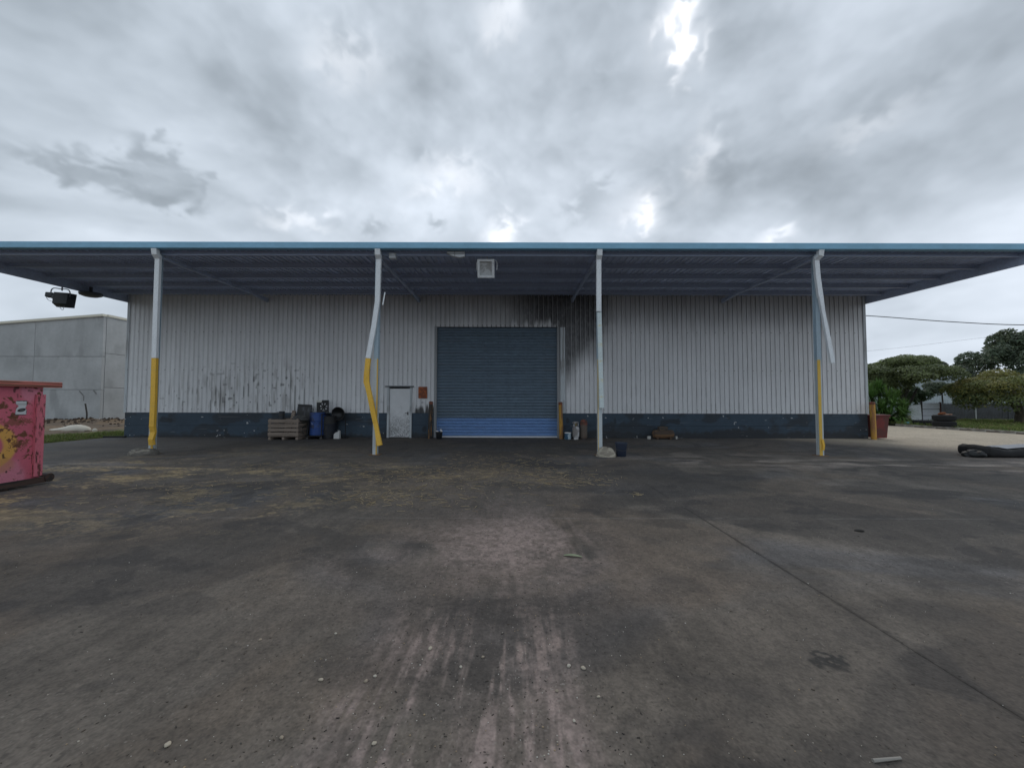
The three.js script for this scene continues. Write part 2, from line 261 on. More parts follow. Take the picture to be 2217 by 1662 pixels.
// grass verge on the right
const vergeH = (x, z) => 0.10 + 0.10 * (fbm(x * 0.8, z * 0.8, 3) - 0.5) * ss(23.7, 25, x);
{
  const t = colourTex(512, 512, (u, v) => { const x = u * 12, z = v * 12, n = fbm(x * 1.2 + 7, z * 1.2, 5), f = fbm(x * 9, z * 9, 3), d = ss(0.5, 0.64, n), k = 0.6 + 0.75 * f; return [mix(0.075, 0.15, d) * k, mix(0.105, 0.118, d) * k, mix(0.03, 0.07, d) * k]; }); t.repeat.set(1 / 12, 1 / 12);
  const m = new THREE.MeshStandardMaterial({ map: t, roughness: 0.97, side: THREE.DoubleSide });
  const o = sheetGrid(23.66, 80, -8, -62, 160, 150, vergeH, 'grass_verge', m);
  const o2 = sheetGrid(14.7, 23.66, -25.78, -62, 40, 80, (x, z) => 0.06 + 0.1 * (fbm(x * 0.8, z * 0.8, 3) - 0.5), 'grass_verge_001', m);
}
{
  const km = worn([0.36, 0.35, 0.32], [0.16, 0.14, 0.12], 0.35, { seed: 4, scale: 6, rough: 0.9 });
  const kerb = group('kerb', scene); structure(kerb);
  for (let i = 0; i < 14; i++) part('kerb_stone', rbox(0.15, 0.24, 1.19, 0.02, 23.585, 0.0, -8.8 - i * 1.2), km, kerb);
  for (let i = 0; i < 7; i++) part('kerb_stone', rbox(1.19, 0.24, 0.15, 0.02, 15.3 + i * 1.2, 0.0, -25.69), km, kerb);
}

// ---------- warehouse ----------
const WX0 = -15.78, WX1 = 14.5, WZ = -16.6, WT = 5.96;
const PD = [-5.03, -4.12, 2.02], RD = [-3.1, 1.87, 4.53];
const PITCH = 0.1905;
const wallTex = colourTex(2048, 384, (u, v) => {
  const x = WX0 + u * (WX1 - WX0), y = 1 + v * 4.9;
  const n = fbm(x * 0.7, y * 0.7, 4), st = fbm(x * 7 + 3, y * 0.35 + 8, 4), f = fbm(x * 16, y * 9, 3), pan = fbm(Math.floor(x / 0.762) * 3.7, y * 0.15, 2);
  let k = 0.95 + 0.12 * (n - 0.5) + 0.16 * (st - 0.5) + 0.08 * (f - 0.5) + 0.1 * (pan - 0.5);
  let c = [0.80 * k, 0.805 * k, 0.815 * k];
  // brown-grey splash and rub marks low on the wall
  const rub = clamp(blob(x, y, -10.3, 1.9, 2.6, 1.1) + 0.8 * blob(x, y, -9.3, 1.7, 0.5, 0.9) + 0.75 * blob(x, y, -4, 1.2, 1.6, 0.6) + 0.45 * blob(x, y, -13, 1.6, 2.2, 0.8)) * (1 - ss(0.3, 0.6, blob(x, y, -7.2, 1.9, 0.75, 1.0)));
  const rn = ss(0.52, 0.72, fbm(x * 9 + 8, y * 1.3 + 2, 5)) * rub; c = c.map((q, i) => mix(q, [0.24, 0.225, 0.21][i], rn * 0.5));
  const drip = ss(0.66, 0.8, noise(Math.floor(x / PITCH) * 7.3, y * 1.6)) * ss(0.04, 0.02, Math.abs(((x - WX0) % PITCH) - 0.075)) * (0.25 + rub) * ss(3.2, 1.6, y); c = c.map((q) => mix(q, 0.08, clamp(drip) * 0.55));
  const dots = ss(0.82, 0.9, noise(x * 9 + 3, y * 7)) * rub * 0.6; c = c.map((q) => mix(q, 0.1, dots));
  // soot from an old fire beside the roller door: it lies in the pans, the rib crests are wiped cleaner
  const lim = 2.3 + Math.max(0, x - 1.95) * 0.75 + (st - 0.5) * 1.3 + (n - 0.5) * 0.9;
  let s = 0.95 * ss(-0.8, 0.9, y - lim) * ss(1.7, 1.95, x) * ss(4.5, 3.2, x + (n - 0.5) * 1.2);
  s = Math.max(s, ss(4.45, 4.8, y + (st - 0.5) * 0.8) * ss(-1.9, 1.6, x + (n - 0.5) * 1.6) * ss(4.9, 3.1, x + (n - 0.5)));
  s = Math.max(s, 0.35 * ss(4.2, 5.2, y + (st - 0.5)) * ss(-6.5, -2.5, x));  // weaker darkening along the wall top, from left of the door rightwards
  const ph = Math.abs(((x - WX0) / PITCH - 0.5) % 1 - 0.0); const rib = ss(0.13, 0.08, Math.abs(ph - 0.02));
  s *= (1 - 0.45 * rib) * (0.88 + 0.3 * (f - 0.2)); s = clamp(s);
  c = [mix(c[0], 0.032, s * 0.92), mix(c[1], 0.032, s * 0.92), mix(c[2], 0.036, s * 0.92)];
  const tar = ss(1.3, 1.1, y + (noise(x * 11, 3) - 0.5) * 0.5) * ss(-4.0, -3.9, x) * ss(-3.05, -3.15, x); c = c.map((q) => mix(q, 0.03, tar * 0.9));
  return c;
}, THREE.ClampToEdgeWrapping);
const claddingMat = new THREE.MeshStandardMaterial({ map: wallTex, roughness: 0.55, metalness: 0.0, side: THREE.DoubleSide });
// rib profile: offsets within one pitch and how far it stands out
const PROF = [[0, 0], [0.061, 0], [0.063, -0.038], [0.084, -0.038], [0.086, 0.014], [0.108, 0.014], [0.114, 0]];
function ribPoints(x0, x1, origin) {
  const pts = []; const at = (x) => { let q = ((x - origin) % PITCH + PITCH) % PITCH; for (let i = 0; i < PROF.length; i++) { const [a, h] = PROF[i], [b, k] = i + 1 < PROF.length ? PROF[i + 1] : [PITCH, 0]; if (q >= a && q <= b) return mix(h, k, (q - a) / (b - a)); } return 0; };
  pts.push([x0, at(x0)]); const k0 = Math.floor((x0 - origin) / PITCH) - 1;
  for (let k = k0; origin + k * PITCH < x1 + PITCH; k++) for (const [a, h] of PROF) { const x = origin + k * PITCH + a; if (x > x0 + 1e-4 && x < x1 - 1e-4) pts.push([x, h]); }
  pts.push([x1, at(x1)]); return pts;
}
function wallSheet(x0, x1, y0, y1, dz) {
  const pts = ribPoints(x0, x1, WX0), pos = [], uv = [];
  const U = (x) => (x - WX0) / (WX1 - WX0), V = (y) => (y - 1) / 4.9;
  for (let i = 0; i + 1 < pts.length; i++) { const [a, h] = pts[i], [b, k] = pts[i + 1]; for (const [x, y, z] of [[a, y0, h], [b, y0, k], [b, y1, k], [a, y0, h], [b, y1, k], [a, y1, h]]) { pos.push(x, y, WZ + dz + z); uv.push(U(x), V(y)); } }
  return geo(pos, uv);
}
const wh = thing('warehouse', 'long white ribbed metal warehouse with blue roller door and navy base wall', 'warehouse');
const wall = group('front_wall', wh);
const SW = PITCH * 4; let sheetN = 0;
function cladRun(a, b, y0, y1) { let x = WX0 + Math.floor((a - WX0) / SW + 1e-6) * SW; for (; x < b - 1e-3; x += SW) { const s = Math.max(a, x), e = Math.min(b, x + SW + 0.003); if (e - s < 0.02) continue; part('cladding_sheet', wallSheet(s, e, y0, y1, 0.03 + (Math.round((x - WX0) / SW) % 2) * 0.0025), claddingMat, wall); sheetN++; } }
cladRun(WX0 + 0.09, PD[0] - 0.05, 1.0, WT); cladRun(PD[0] - 0.05, PD[1] + 0.05, PD[2] + 0.06, WT); cladRun(PD[1] + 0.05, RD[0] - 0.02, 1.0, WT); cladRun(RD[0] - 0.02, RD[1] + 0.02, RD[2], WT); cladRun(RD[1] + 0.02, WX1 - 0.09, 1.0, WT);
{ // screw rows
  const list = []; for (const y of [1.13, 2.74, 4.3]) for (let k = 0; k < 79; k++) { const x = WX0 + 0.0955 + k * PITCH * 2; if ((x > PD[0] - 0.1 && x < PD[1] + 0.1 && y < 2.2) || (x > RD[0] - 0.05 && x < RD[1] + 0.05 && y < 4.6) || x > WX1 - 0.12) continue; list.push(new THREE.CylinderGeometry(0.013, 0.013, 0.012, 6).rotateX(Math.PI / 2).translate(x, y + 0.012 * Math.sin(k * 3.1), WZ + 0.066)); }
  const o = part('screw_heads', joined(list), mat(0.16, 0.15, 0.14, 0.7, 0.3), wall); o.userData.kind = 'stuff';
}
const trimMat = worn([0.56, 0.6, 0.62], [0.3, 0.3, 0.3], 0.2, { seed: 8, scale: 4 });
part('corner_flashing', box(0.1, 4.84, 0.1, WX0 + 0.045, 3.42, WZ + 0.02), trimMat, wall);
part('corner_flashing', box(0.1, 4.84, 0.1, WX1 - 0.045, 3.42, WZ + 0.02), trimMat, wall);
// base wall: two courses, chipped paint
const dadoTex = colourTex(2048, 128, (u, v) => {
  const x = WX0 + u * 30.28, y = v, n = fbm(x * 1.1, y * 1.4, 4), f = fbm(x * 9, y * 9, 4); let k = 0.72 + 0.5 * n + 0.2 * (f - 0.5);
  let c = [0.045 * k, 0.072 * k, 0.102 * k]; const gr = Math.max(ss(0.5, 0.66, fbm(x * 1.6 + 9, y * 2.6, 4)) * 0.6, ss(0.3, 0.12, y + 0.5 * (fbm(x * 0.9 + 4, 2, 4) - 0.5) + 0.2 * (f - 0.5)) * 0.85); c = [mix(c[0], 0.03, gr), mix(c[1], 0.031, gr), mix(c[2], 0.033, gr)];
  const ch = ss(0.9, 0.925, noise(x * 6.5 + 2, y * 11 + 3) * 0.8 + 0.24 * noise(x * 23, y * 23)) * ss(0.35, 0.6, noise(x * 0.9, 5)); c = c.map((q) => mix(q, 0.55, ch * 0.85));
  const sc = ss(0.93, 0.96, noise(x * 1.6 + 4, y * 24 + 2)) * 0.28; c = c.map((q) => mix(q, 0.3, sc));
  const bl = ss(0.86, 0.92, noise(x * 3.1 + 40, y * 3 + 20)) * 0.6; return c.map((q) => mix(q, 0.02, bl));
}, THREE.ClampToEdgeWrapping);
const dadoMat = new THREE.MeshStandardMaterial({ map: dadoTex, roughness: 0.72, side: THREE.DoubleSide });
const baseWall = group('base_wall', wh);
function course(a, b, y0, y1, out) { const g = new THREE.BoxGeometry(b - a, y1 - y0, 0.2, Math.max(1, Math.round((b - a) / 0.5)), 1, 1).translate((a + b) / 2, (y0 + y1) / 2, WZ - 0.1 + out); const p = g.attributes.position, uv = g.attributes.uv; for (let i = 0; i < p.count; i++) uv.setXY(i, (p.getX(i) - WX0) / 30.28, p.getY(i)); return g; }
for (const [a, b] of [[WX0 + 0.02, PD[0] - 0.06], [PD[1] + 0.06, RD[0] - 0.06], [RD[1] + 0.06, WX1 - 0.02]]) { part('wall_course', course(a, b, -0.05, 0.497, 0.03), dadoMat, baseWall); part('wall_course', course(a, b, 0.503, 0.995, 0.027), dadoMat, baseWall); }
// body behind the front wall
const bodyMat = mat(0.6, 0.61, 0.62, 0.6);
part('side_wall', box(0.16, 5.7, 24, WX0 + 0.1, 2.86, WZ - 12.1), bodyMat, wh); part('side_wall', box(0.16, 5.7, 24, WX1 - 0.1, 2.86, WZ - 12.1), bodyMat, wh); part('rear_wall', box(30.0, 5.7, 0.16, -0.64, 2.86, WZ - 24.1), bodyMat, wh);
part('backing_wall', joined([box(PD[0] - 0.06 - WX0, 5.7, 0.06, (WX0 + PD[0] - 0.06) / 2, 2.86, WZ - 0.24), box(RD[0] - PD[1] - 0.1, 5.7, 0.06, (RD[0] + PD[1]) / 2, 2.86, WZ - 0.24), box(WX1 - RD[1] - 0.06, 5.7, 0.06, (WX1 + RD[1] + 0.06) / 2, 2.86, WZ - 0.24)]), mat(0.2, 0.2, 0.2, 0.9), wh);
part('roof', joined([box(30.5, 0.06, 12.2, -0.64, 0, 0).rotateX(3 * rad).translate(0, 6.1, WZ - 6.1), box(30.5, 0.06, 12.2, -0.64, 0, 0).rotateX(-3 * rad).translate(0, 6.1, WZ - 18.2)]), mat(0.45, 0.47, 0.5, 0.5, 0.2), wh);
// personnel door
{
  const d = group('personnel_door', wh), w = PD[1] - PD[0], cx = (PD[0] + PD[1]) / 2;
  const t = colourTex(256, 512, (u, v) => { const n = fbm(u * 5, v * 11, 5), f = fbm(u * 26, v * 40, 3), low = ss(0.62, 0.12, v + (n - 0.5) * 0.5), m = ss(0.4, 0.78, f * 0.35 + n * 0.35 + 0.3 * noise(u * 60, v * 110) + 0.1) * low * 0.85; const k = 1 + 0.14 * (n - 0.5); return [mix(0.74 * k, 0.09, m), mix(0.75 * k, 0.088, m), mix(0.76 * k, 0.085, m)]; }, THREE.ClampToEdgeWrapping);
  part('door_leaf', rbox(w - 0.08, PD[2] - 0.05, 0.045, 0.006, cx, PD[2] / 2 - 0.005, WZ + 0.0), new THREE.MeshStandardMaterial({ map: t, roughness: 0.6 }), d);
  for (const s of [-1, 1]) part('door_jamb', box(0.075, PD[2] + 0.04, 0.12, cx + s * (w / 2 + 0.006), PD[2] / 2 + 0.015, WZ + 0.02), trimMat, d);
  part('head_flashing', rbox(w + 0.24, 0.045, 0.13, 0.008, cx, PD[2] + 0.06, WZ + 0.07), mat(0.16, 0.17, 0.18, 0.6), d);
  const hd = group('handle', d); part('handle_plate', box(0.05, 0.12, 0.012, cx + w / 2 - 0.12, 0.98, WZ + 0.03), mat(0.08, 0.08, 0.08, 0.5, 0.5), hd); part('lever', cyl(0.011, 0.011, 0.12, 8).rotateZ(Math.PI / 2).translate(cx + w / 2 - 0.16, 0.99, WZ + 0.06), mat(0.08, 0.08, 0.08, 0.4, 0.7), hd);
}
// roller door
{
  const d = group('roller_door', wh), w = RD[1] - RD[0], cx = (RD[0] + RD[1]) / 2, N = 38, p = (RD[2] - 0.07 + 0.12) / N;
  const S = new THREE.Shape(); const outl = []; for (let i = 0; i <= 8; i++) { const t = i / 8; outl.push([0.004 + 0.03 * Math.sin(Math.PI * Math.min(1, t * 1.12)), t * p * 0.96]); }
  const pos = [], uv = []; for (let i = 0; i + 1 < outl.length; i++) { const [a, y0] = outl[i], [b, y1] = outl[i + 1]; for (const [x, y, z] of [[0, y0, a], [w, y0, a], [w, y1, b], [0, y0, a], [w, y1, b], [0, y1, b]]) { pos.push(x - w / 2, y, z); uv.push(x / w, y / p); } }
  for (const [x, y, z] of [[0, p * 0.96, outl[8][0]], [w, p * 0.96, outl[8][0]], [w, p, -0.012], [0, p * 0.96, outl[8][0]], [w, p, -0.012], [0, p, -0.012], [0, p, -0.012], [w, p, -0.012], [w, p + 0.002, 0.004], [0, p, -0.012], [w, p + 0.002, 0.004], [0, p + 0.002, 0.004]]) { pos.push(x - w / 2, y, z); uv.push(x / w, y / p); }
  const sg = geo(pos, uv); const gs = sg;
  const slatTex = (base, s) => { const t = colourTex(512, 32, (u, v) => { const n = fbm(u * 9 + s, v * 0.6 + s * 3, 4), f = noise(u * 90 + s, v * 6), k = 0.8 + 0.3 * n + 0.14 * (f - 0.5); const e = ss(0.66, 0.8, fbm(u * 3 + s * 7, v + 3, 3)) * 0.25; return base.map((q) => mix(q * k, 0.14, e)); }); return new THREE.MeshStandardMaterial({ map: t, roughness: 0.5, metalness: 0.0, side: THREE.DoubleSide }); };
  const dull = [1, 2, 3, 4].map((s) => slatTex([0.14, 0.195, 0.25], s)), fresh = [5, 6, 7].map((s) => slatTex([0.16, 0.29, 0.56], s));
  const cur = group('curtain', d);
  for (let i = 0; i < N; i++) { const m = part('slat', gs, i < 6 ? fresh[i % 3] : dull[(i * 7) % 4], cur); m.position.set(cx + 0.0, 0.07 + i * p, WZ - 0.06 + 0.004 * Math.sin(i * 1.7)); if (i === 0) m.userData.label = 'clean bright blue slat at the foot of the curtain'; }
  part('bottom_rail', rbox(w - 0.02, 0.06, 0.07, 0.012, cx, 0.035, WZ - 0.04), mat(0.72, 0.73, 0.74, 0.45), d);
  for (const s of [-1, 1]) part('guide_channel', box(0.1, RD[2] + 0.02, 0.14, cx + s * (w / 2 + 0.022), RD[2] / 2 + 0.0, WZ - 0.0), mat(0.3, 0.31, 0.32, 0.6), d);
  part('jamb_flashing', box(0.2, RD[2] - 1.02, 0.05, RD[1] + 0.2, RD[2] / 2 + 0.49, WZ + 0.075), trimMat, d);
  part('lintel', box(w + 0.2, 0.12, 0.1, cx, RD[2] + 0.04, WZ - 0.05), mat(0.04, 0.042, 0.05, 0.7), d);
}
// orange plate
{ const t = worn([0.42, 0.115, 0.035], [0.2, 0.06, 0.03], 0.35, { seed: 3, scale: 5, rough: 0.7 }); single('wall_plate', rbox(0.36, 0.47, 0.02, 0.009, -3.63, 1.83, WZ + 0.075), t, 'blank rusty orange plate fixed to the white wall beside the roller door', 'sign'); }

// ---------- canopy ----------
const CZ0 = WZ - 0.3, CZ1 = -11.28, CX0 = -15.86, CX1 = 14.6;
const roofY = (z) => mix(5.86, 5.80, (z - CZ0) / (CZ1 - CZ0));
const can = thing('canopy', 'wide flat metal loading canopy on damaged steel posts along the warehouse front', 'canopy');
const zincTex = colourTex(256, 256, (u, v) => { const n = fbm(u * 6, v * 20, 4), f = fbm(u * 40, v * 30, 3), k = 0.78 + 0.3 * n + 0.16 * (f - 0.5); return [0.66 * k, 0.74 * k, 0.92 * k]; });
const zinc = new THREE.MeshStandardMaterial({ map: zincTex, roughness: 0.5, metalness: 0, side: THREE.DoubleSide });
const roofG = group('roof', can);
{
  const n = Math.round((CX1 - CX0) / SW), w = (CX1 - CX0) / n;
  for (let i = 0; i < n; i++) {
    const a = CX0 + i * w, b = a + w + 0.004, pts = ribPoints(a, b, CX0), pos = [], uv = [];
    for (let j = 0; j + 1 < pts.length; j++) { const [x, h] = pts[j], [x2, k] = pts[j + 1], o = 0.0025 * (i % 2); for (const [xx, hh, z] of [[x, h, CZ1], [x2, k, CZ1], [x2, k, CZ0], [x, h, CZ1], [x2, k, CZ0], [x, h, CZ0]]) { pos.push(xx, roofY(z) + hh + o, z); uv.push(xx * 0.5, z * 0.2); } }
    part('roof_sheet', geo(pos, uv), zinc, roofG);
  }
}
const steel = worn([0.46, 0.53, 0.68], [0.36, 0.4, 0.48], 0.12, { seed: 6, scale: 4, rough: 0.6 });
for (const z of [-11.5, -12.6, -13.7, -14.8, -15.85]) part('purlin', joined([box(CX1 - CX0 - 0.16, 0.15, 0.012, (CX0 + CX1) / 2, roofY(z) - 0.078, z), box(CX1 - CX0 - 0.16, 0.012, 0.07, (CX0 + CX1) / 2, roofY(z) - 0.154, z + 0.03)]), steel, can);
function rafter(x, w = 0.09, dp = 0.26) { const z0 = WZ + 0.05, z1 = -11.34, y0 = roofY(z0) - 0.008, y1 = roofY(z1) - 0.008; const s = new THREE.Shape(); s.moveTo(-z0, y0 - dp - 0.06); s.lineTo(-z0 - 0.9, y0 - dp + 0.01); s.lineTo(-z1, y1 - dp + 0.02); s.lineTo(-z1, y1 - 0.16); s.lineTo(-z0, y0 - 0.16); s.closePath(); const g = new THREE.ExtrudeGeometry(s, { depth: w, bevelEnabled: false }).rotateY(-Math.PI / 2 + Math.PI); g.translate(0, 0, 0); g.computeBoundingBox(); const bb = g.boundingBox; g.translate(x - (bb.min.x + bb.max.x) / 2, 0, (z0 + z1) / 2 - (bb.min.z + bb.max.z) / 2); return g; }
const POSTX = [-10.06, -3.82, 2.46, 8.63];
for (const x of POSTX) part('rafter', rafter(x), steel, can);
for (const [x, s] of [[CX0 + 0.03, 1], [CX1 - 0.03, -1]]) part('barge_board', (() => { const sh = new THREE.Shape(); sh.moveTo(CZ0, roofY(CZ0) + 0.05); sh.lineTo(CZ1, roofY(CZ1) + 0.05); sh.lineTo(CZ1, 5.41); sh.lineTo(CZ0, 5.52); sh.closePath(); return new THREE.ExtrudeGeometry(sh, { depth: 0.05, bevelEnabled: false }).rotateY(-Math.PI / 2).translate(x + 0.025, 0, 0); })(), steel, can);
// gutter: a rounded blue channel across the whole front
{
  const t = colourTex(1024, 32, (u, v) => { const n = fbm(u * 60, v * 1.5, 4), f = noise(u * 400, v * 4), k = 0.84 + 0.26 * n + 0.08 * (f - 0.5); return [0.25 * k, 0.50 * k, 0.68 * k]; });
  const prof = [[0.0, 5.80], [0.0, 5.735], [0.145, 5.735], [0.158, 5.75], [0.158, 5.90], [0.15, 5.915], [0.13, 5.915], [0.13, 5.76], [0.012, 5.76], [0.012, 5.80]], pos = [], uv = [];
  const x0 = CX0 - 0.06, x1 = CX1 + 0.06; for (let i = 0; i + 1 < prof.length; i++) { const [a, y0] = prof[i], [b, y1] = prof[i + 1]; for (const [x, y, z] of [[x0, y0, a], [x1, y0, a], [x1, y1, b], [x0, y0, a], [x1, y1, b], [x0, y1, b]]) { pos.push(x, y, -11.29 + z); uv.push((x - x0) / 30.6, (y - 5.7) * 5); } }
  const gut = part('gutter', geo(pos, uv), new THREE.MeshStandardMaterial({ map: t, roughness: 0.5, side: THREE.DoubleSide }), can);
  for (const s of [x0, x1]) part('gutter_end', box(0.004, 0.16, 0.14, s, 5.82, -11.212), mat(0.16, 0.34, 0.47, 0.5), gut);
}
// posts and rainwater pipes
const postMat = worn([0.40, 0.50, 0.57], [0.36, 0.42, 0.46], 0.12, { seed: 9, scale: 3, sy: 4 });
const pipeMat = worn([0.76, 0.79, 0.81], [0.62, 0.63, 0.62], 0.1, { seed: 10, scale: 3, sy: 4, rough: 0.5 });
const yellow = worn([0.82, 0.49, 0.06], [0.4, 0.29, 0.12], 0.15, { seed: 11, scale: 4, sy: 3, rough: 0.55 });
const yellowPost = worn([0.72, 0.46, 0.08], [0.5, 0.42, 0.25], 0.12, { seed: 12, scale: 4, sy: 5, rough: 0.6 });
const greyPost = worn([0.52, 0.57, 0.59], [0.4, 0.39, 0.36], 0.14, { seed: 13, scale: 4, sy: 4, rough: 0.6 });
const PZ = -11.43;
POSTX.forEach((x, i) => {
  const hollow = (a, b, w, d) => joined([box(w, b - a, 0.012, 0, (a + b) / 2, d / 2), box(w, b - a, 0.012, 0, (a + b) / 2, -d / 2), box(0.01, b - a, d - 0.012, 0, (a + b) / 2, 0)]).translate(x, 0, PZ);
  const post = group('post', can); post.userData.label = ['straight post with a full length pipe, yellow to head height', 'post behind the kinked yellow pipe', 'post with its foot in a pale concrete mound', 'post with a broken pipe hanging loose from its top'][i];
  part('upper_shaft', hollow(2.68, 5.64, 0.12, 0.12), postMat, post);
  const split = [0.5, 0.28, 0.14, 0.7][i], side = [1, 1, -1, -1][i], h = 2.668, wy = 0.12 * split, wg = 0.12 - wy;   // how much of the front flange carries yellow paint
  part('lower_shaft', joined([box(wg, h, 0.012, -side * (0.06 - wg / 2), 0.012 + h / 2, 0.06), box(0.12, h, 0.012, 0, 0.012 + h / 2, -0.06), box(0.01, h, 0.108, 0, 0.012 + h / 2, 0)]).translate(x, 0, PZ), greyPost, post);
  part('yellow_band', box(wy, h, 0.012, x + side * (0.06 - wy / 2), 0.012 + h / 2, PZ + 0.06), yellowPost, post);
  part('base_plate', box(0.28, 0.012, 0.28, x, 0.006, PZ), mat(0.2, 0.12, 0.06, 0.8), post);
  part('cap_plate', box(0.2, 0.016, 0.24, x, 5.648, PZ + 0.02), postMat, post);
});
function pipe(name, pts, m, label, sq, w = 0.13, d = 0.085) { return part(name, rectTube(pts, w, d, sq), m, can, label); }
const pz = PZ + 0.115;
function elbow(x, dx) { pipe('downpipe_elbow', [[x + dx, 5.74, pz + 0.11], [x + dx, 5.6, pz + 0.09], [x, 5.52, pz]], pipeMat, undefined, undefined, 0.145, 0.12); }
const P1 = POSTX[0] + 0.07, P2 = POSTX[1] + 0.06, P3 = POSTX[2] - 0.02, P4 = POSTX[3] - 0.06;
elbow(P1, 0); elbow(P2, 0); elbow(P3, 0); elbow(P4, 0.05);
pipe('downpipe', [[P1, 5.54, pz], [P1, 4.3, pz], [P1 + 0.01, 2.685, pz]], pipeMat);
pipe('downpipe', [[P1 + 0.01, 2.68, pz], [P1 + 0.02, 1.3, pz], [P1 + 0.02, 0.78, pz + 0.01], [P1 + 0.03, 0.62, pz - 0.01], [P1 + 0.01, 0.42, pz + 0.02], [P1 + 0.02, 0.27, pz]], yellow, 'dented yellow foot of the straight downpipe', [0, 0, 0, [1.1, 0.7], [0.95, 0.9], [1.08, 0.8]].map((q) => q || [1, 1]));
pipe('downpipe', [[P2, 5.54, pz], [P2 - 0.02, 4.3, pz], [P2 - 0.10, 3.6, pz + 0.02], [P2 - 0.24, 2.685, pz + 0.05]], pipeMat, 'pale pipe leaning away from its post');
pipe('downpipe', [[P2 - 0.24, 2.68, pz + 0.05], [P2 - 0.272, 2.25, pz + 0.06], [P2 - 0.275, 2.03, pz + 0.065], [P2 - 0.23, 1.86, pz + 0.06], [P2 - 0.17, 1.6, pz + 0.05], [P2 - 0.08, 1.18, pz + 0.04], [P2 - 0.005, 0.85, pz + 0.04], [P2 + 0.04, 0.66, pz + 0.05], [P2 + 0.075, 0.5, pz + 0.07], [P2 + 0.135, 0.28, pz + 0.09]], yellow, 'yellow pipe kinked in the middle and torn off at the foot', [[1, 1], [1.02, 1], [1.22, 0.55], [1.0, 0.8], [0.95, 1], [1, 0.95], [0.95, 0.7], [0.85, 0.85], [1.0, 0.9], [0.95, 1.05]]);
pipe('downpipe', [[P3, 5.54, pz], [P3 - 0.01, 4.02, pz]], pipeMat);
pipe('downpipe', [[P3 + 0.005, 4.0, pz - 0.02], [P3 + 0.03, 2.68, pz - 0.02], [P3 + 0.05, 1.32, pz + 0.01]], worn([0.62, 0.70, 0.70], [0.6, 0.56, 0.36], 0.14, { seed: 15, scale: 3, sy: 4 }), 'lower length of pipe, pale green with yellow edges', undefined, 0.12, 0.08);
pipe('downpipe', [[P4, 5.54, pz], [P4 + 0.02, 5.0, pz + 0.01], [P4 + 0.07, 4.42, pz + 0.03]], pipeMat);
pipe('downpipe', [[P4 + 0.06, 4.44, pz + 0.05], [P4 + 0.11, 4.0, pz + 0.06], [P4 + 0.2, 3.2, pz + 0.11], [P4 + 0.265, 2.57, pz + 0.14]], pipeMat, 'broken length of pipe hanging at a slant', [[1, 1], [0.75, 0.9], [0.9, 0.9], [0.95, 1]], 0.12, 0.08);
part('downpipe_foot', rectTube([[POSTX[3] + 0.01, 0.46, pz - 0.035], [POSTX[3] + 0.035, 0.3, pz - 0.02], [POSTX[3] + 0.02, 0.16, pz - 0.03]], 0.06, 0.015), yellow, can, 'torn yellow scrap of pipe at the foot of the post');
part('pipe_bracket', rectTube([[P2 + 0.18, 4.55, pz], [P2 + 0.14, 4.18, pz + 0.05]], 0.03, 0.01), pipeMat, can);

// concrete mounds
function mound(x, z, rx, rz, h, m, label, seed) { const g = new THREE.SphereGeometry(1, 28, 16, 0, Math.PI * 2, 0, Math.PI / 2); displace(g, 0.34, 1.6, seed); g.scale(rx, h, rz); g.translate(x, 0, z); const p = g.attributes.position; for (let i = 0; i < p.count; i++) if (p.getY(i) < 0.01) p.setY(i, -0.01); g.computeVertexNormals(); return single('concrete_mound', g, m, label, 'concrete', undefined); }
mound(2.58, -11.22, 0.27, 0.26, 0.25, worn([0.42, 0.38, 0.30], [0.24, 0.21, 0.17], 0.3, { seed: 16, scale: 4, rough: 0.95 }), 'pale rounded lump of concrete around a post foot beside the navy bucket', 3);
mound(-10.22, -11.35, 0.36, 0.3, 0.2, worn([0.13, 0.12, 0.105], [0.26, 0.24, 0.2], 0.3, { seed: 17, scale: 4, rough: 0.95 }), 'dark low heap of broken concrete at the foot of a yellow post', 8);

